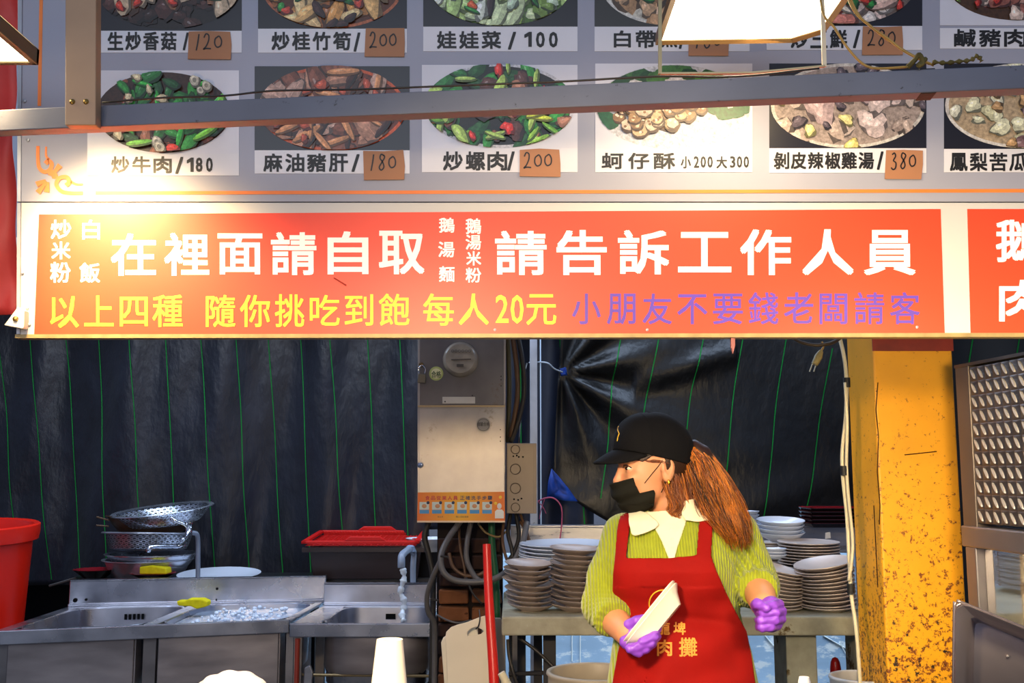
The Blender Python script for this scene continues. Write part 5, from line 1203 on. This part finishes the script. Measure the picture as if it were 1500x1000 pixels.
gc = M('grey_cable', '#5a5654', .45, 0, .15, 20); dc = M('dark_cable', '#26221e', .5, 0, .2, 20); bc = M('brown_cable', '#5c4028', .5, 0, .2, 20); gr = M('green_cable', '#1c5a34', .5)
def tcable(pts, r, mat, label, name='cable'): o = cable(name, pts, r, mat, n=8); tag(o, label, 'cable', 'cables under the meter cabinet'); return o
tcable([(674, 764, 3.93), (656, 790, 3.86), (646, 815, 3.82), (650, 838, 3.80), (668, 850, 3.80), (700, 852, 3.80), (728, 846, 3.80), (748, 830, 3.82), (764, 800, 3.86), (772, 765, 3.93)], .0115, gc, 'thick grey cable hanging in the widest loop below the cabinet')
tcable([(690, 764, 3.95), (684, 795, 3.90), (684, 820, 3.88), (694, 842, 3.86), (706, 853, 3.84)], .010, gc, 'grey cable crossing down inside the wide loop')
tcable([(646, 819, 3.84), (634, 845, 3.86), (626, 870, 3.88), (627, 895, 3.9), (636, 912, 3.92), (637, 950, 3.94), (636, 1010, 3.94)], .010, gc, 'grey cable curving down beside the tap and the sink end')
tcable([(628, 764, 3.98), (622, 785, 3.98), (628, 812, 3.98), (634, 845, 3.98), (634, 900, 3.98), (632, 1010, 3.98)], .012, dc, 'dark conduit running straight down from the cabinet corner')
tcable([(672, 764, 3.97), (674, 800, 3.92), (680, 830, 3.9), (682, 850, 3.9)], .005, bc, 'thin brown wire hanging inside the loops')
tcable([(658, 810, 3.93), (664, 830, 3.91), (680, 842, 3.9), (700, 842, 3.9), (712, 836, 3.9)], .007, bc, 'brown cable arching in the lower part of the loops')
tcable([(738, 764, 3.97), (736, 790, 3.93), (742, 818, 3.9), (752, 830, 3.88), (766, 826, 3.88), (774, 806, 3.9), (772, 780, 3.93), (762, 764, 3.97)], .006, bc, 'brown cable looping below the junction box')
tcable([(762, 752, 3.99), (770, 775, 3.95), (778, 800, 3.93), (778, 820, 3.9), (770, 836, 3.88), (758, 840, 3.87), (750, 832, 3.87)], .0055, bc, 'outer brown cable loop nearest the white plates')
tcable([(748, 752, 4.0), (744, 780, 3.97), (750, 806, 3.95), (752, 838, 3.94)], .008, dc, 'dark cable falling from the junction box bottom')
tcable([(756, 752, 4.0), (760, 785, 3.97), (752, 810, 3.95), (742, 824, 3.94)], .008, dc, 'second dark cable falling from the junction box bottom')
tcable([(700, 766, 4.0), (712, 780, 3.99), (730, 786, 3.98), (742, 778, 3.98)], .004, M('tan_cord2', '#8a7448', .5), 'thin tan cord slung under the poster')
tcable([(720, 764, 4.02), (721, 800, 4.02), (726, 850, 4.02), (728, 905, 4.02)], .014, gr, 'thick green cable behind the red pole')
tcable([(640, 900, 3.9), (655, 908, 3.88), (672, 912, 3.87), (690, 908, 3.9)], .0035, gc, 'thin wire slung across the brick post')
tcable([(683, 845, 3.84), (692, 868, 3.82), (706, 884, 3.82)], .0035, dc, 'thin wire trailing down to the red pole')
tcable([(753, 470, 4.0), (764, 520, 3.98), (768, 570, 3.98), (760, 615, 3.98), (748, 648, 3.99)], .010, dc, 'dark cable bowing beside the upper cabinet door')
tcable([(747, 470, 4.0), (756, 530, 3.98), (758, 580, 3.98), (748, 640, 3.99)], .010, bc, 'brown cable bowing beside the upper cabinet door')
tcable([(743, 470, 4.02), (746, 560, 4.02), (744, 648, 4.02)], .010, M('olive_cable', '#4c4428', .5), 'olive cable running up beside the cabinet')
tcable([(772, 532, 4.3), (766, 560, 4.2), (764, 600, 4.1), (760, 648, 4.0)], .003, dc, 'thin black wire dropping to the junction box top')
for i, (x, y) in enumerate(((651, 815), (636, 878))):
    o = MB().tube([P(x - 6, y - 1, (3.80, 3.88)[i]), P(x + 6, y + 1, (3.80, 3.88)[i])], .004, 6).build('cable_tie', dc); tag(o, ('black cable tie round the wide grey loop', 'black cable tie round the cable beside the sink end')[i], 'cable tie')
# brick post behind the cables
bp_ = thing('brick_post', 'dark brick and mortar post behind the hanging cables', 'post', (P(685, 900, 4.1).x, 4.1, 0))
a, b = P(640, 800, 4.1), P(736, 800, 4.1)
MB().box((a.x, 4.12, 0), (b.x, 4.35, a.z + .25)).build('core', M('dark_mortar', '#241c1a', .85, 0, .3, 12, .6, 30), bp_)  # core in a dark mortar tone
brickm = M('old_brick', '#7a4c30', .85, 0, .25, 14, .7, 40, stain='#2c1c14', sthr=.6, sscale=14); brickd = M('shaded_brick', '#3c2a24', .85, 0, .3, 14, .7, 40)  # lit rows take the brown brick, shade is put into the darker copy
r = random.Random(4)
for j in range(9):
    y0 = 788 + j * 25
    for i in range(2):
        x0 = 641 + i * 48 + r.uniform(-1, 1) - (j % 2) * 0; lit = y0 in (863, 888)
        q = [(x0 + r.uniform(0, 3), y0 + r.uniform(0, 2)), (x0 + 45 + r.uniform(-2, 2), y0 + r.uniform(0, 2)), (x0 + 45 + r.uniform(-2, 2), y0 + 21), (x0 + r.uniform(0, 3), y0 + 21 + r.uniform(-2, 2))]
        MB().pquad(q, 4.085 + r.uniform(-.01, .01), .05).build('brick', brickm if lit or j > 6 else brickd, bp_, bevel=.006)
# red pole
rp_ = MB().tube(spline([P(713, 797, 3.25), P(715, 850, 3.23), P(718, 905, 3.2), P(724, 1000, 3.16), P(732, 1180, 3.1)], 5), [.0125 + .004 * i / 20 for i in range(21)], 14).build('red_pole', M('red_pole_plastic', '#d41c0c', .35, 0, .08, 6), smooth=True, ang=50); tag(rp_, 'red plastic pole standing in front of the cables', 'pole')
# cutting boards
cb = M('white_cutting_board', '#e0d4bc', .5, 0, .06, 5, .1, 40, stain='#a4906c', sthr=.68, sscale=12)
hole = [(684, 926), (690, 920), (698, 918), (705, 921), (709, 924), (705, 928), (692, 931), (686, 932)]
outl = [(652, 929), (655, 922), (664, 916), (684, 911), (704, 903), (724, 898), (738, 1080), (660, 1080)]
def holed(out, hol, D, dep):
    """outline with a hole, as a strip of quads between the two loops"""
    n = 32
    def samp(pl):
        c = np.mean(hol, 0); o = []
        for k_ in range(n):
            a_ = 2 * PI * k_ / n; d = (math.cos(a_), math.sin(a_)); best = 0
            for i in range(len(pl)):
                (ax_, ay_), (bx_, by_) = pl[i], pl[(i + 1) % len(pl)]; ex, ey = bx_ - ax_, by_ - ay_; den = d[0] * ey - d[1] * ex
                if abs(den) < 1e-9: continue
                t = ((ax_ - c[0]) * ey - (ay_ - c[1]) * ex) / den; u = ((ax_ - c[0]) * d[1] - (ay_ - c[1]) * d[0]) / den
                if -1e-6 <= u <= 1 + 1e-6 and t > best: best = t
            o.append((c[0] + d[0] * best, c[1] + d[1] * best))
        return o
    m = MB(); lo = []
    for pl, dd in ((out, D), (hol, D), (hol, D + dep), (out, D + dep)): lo.append([P(x, y, dd) for x, y in samp(pl)])
    for l in lo: m.v += l
    for k_ in range(4):
        for j in range(n): a_, b_ = k_ * n, ((k_ + 1) % 4) * n; m.f.append((a_ + j, a_ + (j + 1) % n, b_ + (j + 1) % n, b_ + j))
    return m
o = holed(outl, hole, 3.32, .014).build('cutting_board', cb, bevel=.002); tag(o, 'front cream cutting board with a slanted handle slot', 'cutting board')
o = MB().pquad([(646, 941), (649, 934), (655, 930), (668, 926), (700, 915), (700, 1080), (657, 1080)], 3.36, .012).build('cutting_board', cb, bevel=.002); tag(o, 'second cream cutting board peeping out behind the front one', 'cutting board')
o = MB().pquad([(706, 912), (715, 905), (733, 905), (740, 915), (742, 1080), (700, 1080)], 3.40, .012).build('cutting_board', M('shaded_cutting_board', '#8c8074', .5, 0, .1, 6), bevel=.002); tag(o, 'shaded greyish cutting board behind the red pole', 'cutting board')  # another white board, shade put into its grey colour
hk = MB().tube(spline([P(702, 893, 3.34), P(703, 905, 3.31), P(701, 916, 3.31), P(697, 921, 3.33)], 5), .002, 5).build('wire_hook', dc, smooth='all'); tag(hk, 'thin wire hook holding the front cutting board', 'hook')
zfl = P(700, 1080, 3.36).z
o = MB().box((P(645, 1000, 3.3).x, 3.05, 0), (P(745, 1000, 3.3).x, 3.42, zfl)).build('crate', M('dark_box', '#16161a', .7)); tag(o, 'low dark crate on which the cutting boards stand', 'crate')
noz = MB().tube([P(734, 985, 3.0), P(748, 1010, 3.0)], [.011, .012], 10).build('cream_nozzle', M('cream_plastic', '#d8ccac', .4), smooth=True); tag(noz, 'cream plastic nozzle below the bench corner', 'nozzle')
MB().tube([P(740, 996, 3.0), P(770, 1090, 3.0)], [.013, .013], 10).build('nozzle_body', M('cream_plastic', '#d8ccac', .4), noz, smooth=True)

# ------------------------------------------------------------------ bench with stacks of crockery
bm = M('rough_concrete', '#a09c88', .8, 0, .18, 18, .6, 60, stain='#5e4c2a', sthr=.60, sscale=9, stain2=('#b0ac9c', .64, 40, None))
DBn = 3.3; a = P(735, 903, DBn); b = P(1262, 931, DBn); ztb = a.z
bench = thing('stone_bench', 'rough concrete bench carrying the crockery stacks', 'bench', ((a.x + b.x) / 2, DBn + .3, 0))
MB().box((a.x, DBn, b.z), (b.x + .12, DBn + .68, a.z)).build('slab', bm, bench, bevel=.006)
lx0, lx1 = P(1152, 960, DBn + .04).x, P(1197, 960, DBn + .04).x
MB().box((lx0, DBn + .04, 0), (lx1, DBn + .20, b.z)).build('leg', bm, bench, bevel=.004)
MB().box((P(1268, 960, DBn).x, DBn + .04, 0), (P(1300, 960, DBn).x, DBn + .2, b.z)).build('leg', bm, bench, bevel=.004)
fr = M('dark_steel_frame', '#2c2a2c', .5, .4)
lgs = thing('steel_trestle', 'dark steel trestle holding up the near end of the bench', 'trestle', (P(790, 960, 3.45).x, 3.45, 0))
for x, w, D in ((764, 12, 3.7), (805, 18, 3.4), (748, 5, 3.42), (788, 12, 3.8)):
    p = P(x, 932, D); MB().box((p.x - w / 2 * D / 1500, D, 0), (p.x + w / 2 * D / 1500, D + .02, b.z)).build('leg', fr, lgs)
MB().cyl(P(745, 987, 3.41), P(806, 985, 3.41), .007, 8).build('cross_bar', fr, lgs, smooth=True)
o = MB().tube(spline([P(744, 936, 3.38), P(746, 960, 3.37), P(752, 985, 3.36), P(760, 1010, 3.36)], 5), .006, 6).build('hose', dc, smooth='all'); tag(o, 'thin black hose hanging below the bench corner', 'hose')
o = MB().tube(spline([P(760, 934, 3.38), P(785, 952, 3.36), P(806, 972, 3.35), P(816, 982, 3.34)], 5), .006, 6).build('hose', dc, smooth='all'); tag(o, 'black hose slanting down from the bench towards the bucket', 'hose')

china = M('white_china', '#dde4f0', .15, 0, .02, 5); chw = M('warm_china', '#cfc0b6', .3, 0, .06, 12); chg = M('grey_china', '#a8988e', .35, 0, .1, 12, stain='#6a5c54', sthr=.62, sscale=30)
def pm(name, prof, mat, n=36, sx=1, sy=1):
    m = MB(); m.lathe(prof, (0, 0, 0), n, None, sx, sy)
    o = mk(name, m.v, m.f, mat, smooth=True, origin=(0, 0, 0)); o.location = (0, 0, 0); return o
def bowlprof(r, h, foot=.5, th=.003): return [(0, 0), (r * foot, 0), (r * foot * 1.05, .003), (r * .82, h * .55), (r * .97, h * .9), (r, h), (r * .985, h + .001), (r * .93, h * .88), (r * .78, h * .5 + th), (r * foot, th + .002), (0, th + .002)]
def plateprof(r, h): return [(0, 0), (r * .58, 0), (r * .62, .002), (r * .74, h * .25), (r * .97, h * .9), (r, h), (r * .995, h + .0025), (r * .95, h + .001), (r * .72, h * .3 + .003), (0, .004)]
def stack(name, prof, mat, px, D, n, pitch, where, cat, grp, z0=None, tilt=(0, 0), jit=.003, sx=1, sy=1, lean=(0, 0), fan=0, seed=1, mats=None):
    r = random.Random(seed); z0 = ztb if z0 is None else z0; cx = P(px, 900, D).x; src = None
    # keep the pixel column constant over the stack's height (perspective of the tilted camera)
    for i in range(n):
        o = pm(name, prof, mat, 36, sx, sy) if src is None else src.copy()
        if src is None: src = o
        else: COL.objects.link(o)
        o.location = (cx + r.uniform(-jit, jit) + lean[0] * i, D + r.uniform(-jit, jit) + lean[1] * i, z0 + .0005 + pitch * i)
        o.rotation_euler = (tilt[0] + r.uniform(-.02, .02) * (jit > .001), tilt[1] + fan * i / n + r.uniform(-.02, .02) * (jit > .001), 0)
        k = n - 1 - i
        tag(o, f"{'bottom' if i == 0 else ORD[k] + (' from the top' if k else '')} {where}", cat, grp)
        o.name = name
K3 = 3.45 / 1500
stack('bowl', bowlprof(.079, .024, .45), chg, 774, 3.44, 9, .0163, 'of the grey-brown bowls stacked nearest the red pole', 'bowl', 'grey bowls nearest the red pole', tilt=(.07, .05), jit=.009, seed=2)
stack('bowl', bowlprof(.083, .024, .45), chg, 842, 3.44, 12, .0163, "of the grey-brown bowls stacked against the worker's elbow", 'bowl', 'grey bowls by the elbow', tilt=(.06, .04), jit=.008, seed=3)
stack('plate', plateprof(.168, .020), china, 828, 3.80, 17, .0108, 'of the large white plates behind the grey-brown bowls', 'plate', 'large white plates', jit=.002, tilt=(.04, 0), seed=4)
zshelf = P(700, 772, 4.4).z + .01
stack('plate', plateprof(.095, .016), chw, 1147, 3.86, 17, .0110, 'of the medium plates under the white bowls', 'plate', 'medium plates under the white bowls', jit=.002, seed=5)
stack('bowl', bowlprof(.088, .036, .45), china, 1147, 3.86, 4, .0145, 'of the wide white bowls on top of the medium plates', 'bowl', 'wide white bowls', z0=ztb + 17 * .0110 + .008, tilt=(.10, 0), jit=.003, seed=6)
stack('plate', plateprof(.108, .010), chw, 1188, 3.70, 20, .0102, 'of the tall neat stack of pale plates beside the pillar', 'plate', 'tall neat stack of plates', jit=.0006, tilt=(.03, 0), seed=7)
stack('plate', plateprof(.097, .018), chw, 1212, 3.47, 12, .0122, 'of the leaning plates next to the pillar cable', 'plate', 'leaning plates next to the pillar cable', tilt=(.10, -.04), fan=-.16, jit=.0015, lean=(-.0004, 0), seed=8)
stack('plate', plateprof(.088, .018), chw, 1136, 3.47, 11, .0118, "of the leaning plates beside the worker's fist", 'plate', 'leaning plates by the fist', tilt=(.10, .06), fan=.20, jit=.0015, lean=(.0002, 0), seed=9)
stack('bowl', bowlprof(.062, .03, .45), china, 1094, 4.30, 3, .016, "of the small white bowls behind the worker's shoulder", 'bowl', 'small white bowls behind the shoulder', z0=zshelf, jit=.002, seed=10)
stack('saucer', plateprof(.045, .012), china, 1136, 3.60, 3, .010, 'of the small saucers between the fist and the tall stack', 'saucer', 'small saucers', z0=ztb + .155, jit=.002, seed=11)
# lacquer trays on the shelf
src = None; zc = zshelf
for i in range(5):
    t = thing('lacquer_tray', f"{'bottom' if i == 0 else ORD[4 - i] + (' from the top' if i < 4 else '')} of the black lacquer trays stacked by the pillar", 'tray', (P(1226, 780, 4.3).x, 4.3, zc), 'black lacquer trays by the pillar')
    hx, hy = .13, .09
    m = MB(); frus(m, t.location.x - hx, t.location.x + hx, 4.3 - hy, 4.3 + hy, zc, zc + .014, .012); m.build('tray_body', lacq, t, solid=.003)
    m = MB()
    for A_, B_ in (((-hx, -hy), (hx, -hy + .008)), ((-hx, hy - .008), (hx, hy)), ((-hx, -hy), (-hx + .008, hy)), ((hx - .008, -hy), (hx, hy))): m.box((t.location.x + A_[0], 4.3 + A_[1], zc + .012), (t.location.x + B_[0], 4.3 + B_[1], zc + .017))
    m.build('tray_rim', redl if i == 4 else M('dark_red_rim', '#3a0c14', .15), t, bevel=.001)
    zc += .0155
o = MB().pquad([(1209, 780), (1216, 779), (1217, 788), (1209, 789)], 4.19, .002).build('paper_tag', white, t)
# bucket, red bottle, grey pail
def bucket(px, py, D, r, h, label, mat, name='bucket', r2=.85):
    c = P(px, py, D); t = thing(name, label, 'bucket', (c.x, c.y, c.z - h)); z = c.z
    MB().lathe([(0, -h), (r * r2, -h), (r * .96, -.07), (r * .965, -.02), (r * .95, -.02), (r * .83, -h + .01), (0, -h + .01)], c, 56).build('wall', mat, t, smooth=True)
    MB().lathe([(r * .95, -.045), (r * 1.03, -.045), (r * 1.04, -.04), (r * 1.0, -.034), (r * 1.0, -.012), (r * 1.04, -.006), (r * 1.03, 0), (r * .97, .002), (r * .94, -.004), (r * .94, -.045)], c, 56).build('rolled_rim', mat, t, smooth='all')
    return t
bucket(872, 983, 2.95, .132, .42, 'cream plastic bucket below the bench beside the apron', M('cream_bucket', '#a09480', .45, 0, .1, 8))
bucket(1262, 990, 3.1, .09, .40, 'pale grey pail between the bench leg and the pillar', M('pale_grey_plastic', '#c4c0ba', .4))
for nm in ('cream', 'pale'): pass
o = MB().lathe([(0, -.3), (.017, -.3), (.018, -.02), (.015, .002), (.009, .014), (0, .018)], P(1223.5, 970, 3.5), 20).build('red_rod', M('red_handle_plastic', '#b01414', .3), smooth=True); tag(o, 'round-ended red rod standing behind the pale grey pail', 'rod')
zz = P(1223.5, 970, 3.5).z - .3
o = MB().lathe([(0, 0), (.06, 0), (.06, zz), (0, zz)], (P(1223.5, 970, 3.5).x, 3.5, 0), 20).build('floor_canister', M('dark_box', '#16161a', .7), smooth=True); tag(o, 'dark canister from which the round-ended red rod rises', 'canister')

# ------------------------------------------------------------------ cables and small things round the pillar
wc = M('white_cable', '#d8cca8', .45)
o = cable('power_cable', [(1226, 480, 2.95), (1236, 520, 2.9), (1240, 560, 2.9), (1239, 610, 2.9), (1234, 660, 2.9), (1235, 700, 2.9), (1241, 760, 2.9), (1244, 820, 2.9), (1247, 870, 2.9), (1254, 920, 2.89), (1258, 970, 2.88), (1262, 1040, 2.88)], .0055, wc); tag(o, 'white power cable running down the pillar edge', 'cable')
o = cable('power_cable', [(1238, 560, 2.88), (1241, 620, 2.88), (1240, 680, 2.88), (1243, 730, 2.88), (1249, 790, 2.88), (1247, 826, 2.88), (1243, 850, 2.885)], .0045, wc); tag(o, 'shorter white cable taped to the longer one on the pillar edge', 'cable')
for i, (y, x) in enumerate(((560, 1240), (689, 1236), (862, 1246))):
    o = MB().tube([P(x, y - 7, 2.885), P(x + .5, y + 7, 2.885)], .010, 10).build('tape_wrap', M('black_tape', '#15120e', .35), smooth=True); tag(o, ('upper', 'middle', 'lowest')[i] + ' black tape wrap on the white pillar cables', 'tape')
o = cable('black_cable', [(1150, 478, 2.9), (1165, 497, 2.88), (1190, 505, 2.86), (1215, 503, 2.86), (1232, 494, 2.88), (1240, 480, 2.9)], .005, M('brown_black_cable', '#3a2c18', .5)); tag(o, 'dark cable sagging just below the notice board', 'cable')
pg = thing('power_plug', 'two-pin plug hanging below the notice board by the pillar', 'plug', P(1196, 528, 2.85))
MB().tube(spline([P(1204, 500, 2.86), P(1206, 508, 2.86), P(1201, 516, 2.855)], 5), .003, 6).build('plug_cord', goldw, pg, smooth='all')
MB().tube([P(1203, 514, 2.855), P(1199, 522, 2.85), P(1193, 534, 2.85)], [.006, .011, .009], 8).build('plug_body', M('olive_plug', '#8a7c48', .5, 0, .2, 40), pg, smooth=True, ang=50)
for dx in (-3, 3): MB().tube([P(1193 + dx, 533, 2.85), P(1189 + dx, 544, 2.85)], .0018, 6).build('pin', M('plug_pin', '#c8c4b0', .3, .8), pg)
o = MB().pquad([(1071, 494), (1077, 494), (1077, 506), (1074, 518), (1071, 506)], 2.105, .01).build('peg_clip', M('dusty_pink_plastic', '#9c5c58', .5), bevel=.001); tag(o, 'dusty pink clip hanging under the notice board', 'clip')
pk = M('pink_string', '#a8486c', .6)
o = cable('pink_string', [(788, 734, 4.35), (800, 729, 4.33), (812, 730, 4.33), (822, 742, 4.33), (823, 765, 4.33), (820, 790, 4.33), (817, 800, 4.33)], .003, pk); tag(o, 'pink string dangling in front of the steel shelf rail', 'string')
for pts in ([(788, 734, 4.35), (795, 742, 4.34), (800, 752, 4.34)], [(798, 730, 4.34), (793, 745, 4.34), (790, 760, 4.34)]): cable('string_end', pts, .002, pk, o)

# ------------------------------------------------------------------ slotted steel cabinet on the far side of the pillar
A0, B0 = P(1412, 690, 2.72), P(1500, 690, 2.45); dv = (B0 - A0); dv.z = 0; dvn = dv.normalized(); nv = Vector((dvn.y, -dvn.x, 0))
if nv.y > 0: nv = -nv
def CQ(s, z, o=0.0): return Vector((A0.x, A0.y, 0)) + dvn * s + Vector((0, 0, z)) + nv * o
zt, zb = P(1412, 539, 2.72).z, P(1424, 767, 2.72).z
WID = .62
ck = thing('slotted_cabinet', 'stainless cabinet with diagonal slotted panel behind the tray', 'cabinet', CQ(.3, 0))
sm_ = M('slotted_steel', (.15, .13, .12), .36, .85, .15, 5, .1, 40)
def cbox(m, s0, s1, z0, z1, o0, o1):
    v = [CQ(s0, z0, o0), CQ(s1, z0, o0), CQ(s1, z0, o1), CQ(s0, z0, o1), CQ(s0, z1, o0), CQ(s1, z1, o0), CQ(s1, z1, o1), CQ(s0, z1, o1)]
    return m.add(v, [(0, 3, 2, 1), (4, 5, 6, 7), (0, 1, 5, 4), (1, 2, 6, 5), (2, 3, 7, 6), (3, 0, 4, 7)])
st0 = .055; m = MB(); nc, nr = 16, 11; cw, rh = .036, (zt - zb - .01) / nr
ncols = int((WID - st0) / cw)
slots = []
for i in range(ncols):
    for j in range(nr):
        cx_ = st0 + (i + .5) * cw; cz_ = zb + .005 + (j + .5) * rh; out, inn, back = [], [], []
        for k_ in range(12):
            a_ = 2 * PI * k_ / 12 + PI / 12; q = 1 / max(abs(math.cos(a_)), abs(math.sin(a_))); c_, s_3 = math.cos(a_), math.sin(a_)
            out.append(CQ(cx_ + cw / 2 * c_ * q, cz_ + rh / 2 * s_3 * q))
            L_ = rh * .40 * s_3 * (1.0); ww = cw * .20 * c_; tx_, tz_ = ww + (-L_ * .62), L_
            inn.append(CQ(cx_ + tx_, cz_ + tz_, .0015)); back.append(CQ(cx_ + tx_ * .9, cz_ + tz_ * .95, -.004))
        m.add(out + inn + back, [(k_, (k_ + 1) % 12, 12 + (k_ + 1) % 12, 12 + k_) for k_ in range(12)] + [(12 + k_, 12 + (k_ + 1) % 12, 24 + (k_ + 1) % 12, 24 + k_) for k_ in range(12)])
m.build('slotted_panel', sm_, ck)
lm = M('louvre_glint_steel', (.72, .68, .62), .42, .5, .15, 20)  # brighter steel stands in for the light the louvres reflect
pr_ = None
for i in range(ncols):
    for j in range(nr):
        cx_ = st0 + (i + .5) * cw; cz_ = zb + .005 + (j + .5) * rh; c0_ = CQ(cx_, cz_)
        if pr_ is None:
            L2 = rh * .36; q_ = []
            for k_ in range(10):
                a_ = 2 * PI * k_ / 10; q_.append((cw * .13 * math.cos(a_) - L2 * .62 * math.sin(a_), L2 * math.sin(a_)))
            m2_ = MB(); m2_.add([c0_ + dvn * x + Vector((0, 0, z)) + nv * .004 for x, z in q_] + [c0_ + dvn * x * 1.2 + Vector((0, 0, z)) - nv * .003 for x, z in q_], [tuple(range(10))] + [(k_, 10 + k_, 10 + (k_ + 1) % 10, (k_ + 1) % 10) for k_ in range(10)])
            pr_ = m2_.build('louvre', lm, ck); c00 = c0_.copy()
        else:
            o = pr_.copy(); COL.objects.link(o); o.location = c0_ - c00; o.name = 'louvre'
m = MB(); cbox(m, st0, WID, zb, zt, -.05, -.047); m.build('inner_panel', M('slot_brightening_steel', (.55, .52, .48), .5, .2, .2, 6), ck)  # pale panel added behind the slots to make them look bright
drk = M('dark_steel_strip', (.16, .13, .11), .4, .6, .1, 5)
m = MB(); cbox(m, -.01, st0, zb - .01, zt + .006, -.06, .004); m.build('side_strip', drk, ck, bevel=.002)
m = MB(); cbox(m, -.01, WID, zt, zt + .008, -.06, .006); m.build('top_edge', sm_, ck)
fm_ = M('frame_steel', (.30, .27, .27), .35, .8, .15, 6)
z2 = P(1424, 800, 2.72).z
m = MB(); cbox(m, -.01, WID, z2, zb - .004, -.06, .012); m.build('frame_rail', fm_, ck, bevel=.004)
z3 = zb - .95
m = MB(); cbox(m, -.0, .05, z3, z2, -.06, .008); m.build('frame_post', fm_, ck, bevel=.003)
m = MB(); cbox(m, .05, WID, z3 + .25, z3 + .3, -.06, .008); m.build('frame_rail', fm_, ck, bevel=.003)
m = MB(); cbox(m, .052, WID, z3 + .3, z2, -.02, -.016); m.build('glass_pane', M('amber_glass', '#d8d0b0', .05, 0, .02, 3, trans=.9), ck)
m = MB(); cbox(m, .085, .115, z3 + .3, z2, -.06, -.03); m.build('inner_post', M('cream_painted', '#b0a070', .5), ck)
m = MB(); cbox(m, .19, .25, z3 + .3, z2, -.36, -.30); m.build('inner_post', M('cream_painted', '#b0a070', .5), ck)
m = MB(); cbox(m, .05, WID, z3 + .3, z2, -.42, -.40); m.build('back_panel', M('brown_back', '#4c3a24', .6, 0, .3, 4), ck)
m = MB(); cbox(m, .24, .42, z2 - .22, z2 - .04, -.395, -.39); m.build('light_patch', M('light_patch', '#a8c0cc', .5), ck)  # pale blue patch of light painted as a panel inside the cabinet
m = MB(); cbox(m, -.01, WID, 0, z3 + .25, -.42, 0); m.build('base', fm_, ck, bevel=.003)
# tray leaning in the foreground
ty = M('tray_steel', (.36, .32, .36), .3, .85, .12, 4)
tr = thing('steel_tray', 'deep grey steel tray tilted up in the foreground by the pillar', 'tray', P(1480, 1100, 1.8))
def trp(x, y, o=0): return P(x, y, 1.8 + o)
outer = [(1396, 1120), (1398, 900), (1400, 889), (1408, 884), (1418, 886), (1600, 960), (1600, 1120)]
inner = [(1414, 1120), (1419, 912), (1421, 905), (1427, 903), (1434, 905), (1600, 975), (1600, 1120)]
m = MB(); n = len(outer); lo = [[trp(x, y, 0) for x, y in outer], [trp(x + 2, y + 2.5, -.012) for x, y in outer], [trp(x, y, .006) for x, y in inner], [trp(x + 8, y + 8, .05) for x, y in inner]]
for l in lo: m.v += l
for k_ in range(3):
    for j in range(n - 1): m.f.append((k_ * n + j, k_ * n + j + 1, (k_ + 1) * n + j + 1, (k_ + 1) * n + j))
m.f.append(tuple(3 * n + j for j in range(n)))
m.build('tray_shell', ty, tr, smooth=True, solid=.002, ang=30)
MB().tube(spline([trp(x, y, -.006) for x, y in outer[:6]], 6), .0028, 8).build('rolled_edge', M('dark_edge_steel', (.2, .17, .18), .3, .8), tr, smooth='all')
rv = MB().lathe([(0, .003), (.003, 0)], trp(1477, 961, .045), 10, rx).build('rivet', steel(), tr)

# ------------------------------------------------------------------ foreground counter and its things
ctz = P(0, 1120, 1.3).z
cnt = MB().box((-1.1, 1.05, ctz - .04), (1.6, 1.6, ctz)).build('counter_top', steel(), bevel=.004); tag(cnt, 'steel serving counter just below the picture edge', 'counter')
for x in (-1.0, 1.5):
    for y in (1.1, 1.5): MB().box((x, y, 0), (x + .04, y + .04, ctz - .04)).build('leg', steel(), cnt)
pw = M('white_paper', '#f0e8d4', .8, 0, .03, 10, .1, 60)
c = P(571, 936, 1.25); hh = c.z - ctz
k = 1.25 / 1500
pr = MB().lathe([(.031 * 1.7, -hh), (26 * k, -70 * k), (19 * k, -4 * k), (18.5 * k, 0), (11 * k, .0), (8.5 * k, -1.5 * k), (8 * k, -30 * k), (0, -30 * k)], c, 40).build('paper_roll', pw, smooth=True, ang=50); tag(pr, 'white tapering paper roll standing on the serving counter', 'paper roll')
def bagf(X, Y, Z):
    c = P(338, 1030, 1.3); d = ell(X, Y, Z, (c.x, c.y, c.z), (60 * k, 60 * k, 46 * k)); d = smin(d, ell(X, Y, Z, (c.x - 30 * k, c.y, c.z - 20 * k), (40 * k, 50 * k, 44 * k)), .01)
    return np.maximum(d + .0015 * np.sin(X * 260 + Z * 90) * np.sin(Z * 240), ctz - Z)
c = P(335, 1030, 1.3)
bgo = mk_sdf('plastic_bag', bagf, (c.x - .12, c.y - .1, ctz - .002), (c.x + .12, c.y + .1, c.z + .06), .003, M('white_bag', '#f4f0ea', .5, 0, .03, 9)); tag(bgo, 'rounded white plastic bag at the bottom edge before the sinks', 'bag')
def rollf(px, py, w, label, nm):
    c = P(px, py, 1.3); o = MB().lathe([(0, ctz - c.z), (w * k * .9, ctz - c.z), (w * k, -.03), (w * k, -.006), (w * k * .8, 0), (0, .001)], c, 24).build(nm, M('white_bag', '#f4f0ea', .5), smooth=True); tag(o, label, 'cup')
rollf(1178, 991, 9, 'small white cup lid peeping up in front of the concrete leg', 'paper_cup')
rollf(735, 985, 0.1, 'x', 'paper_cup') if False else None
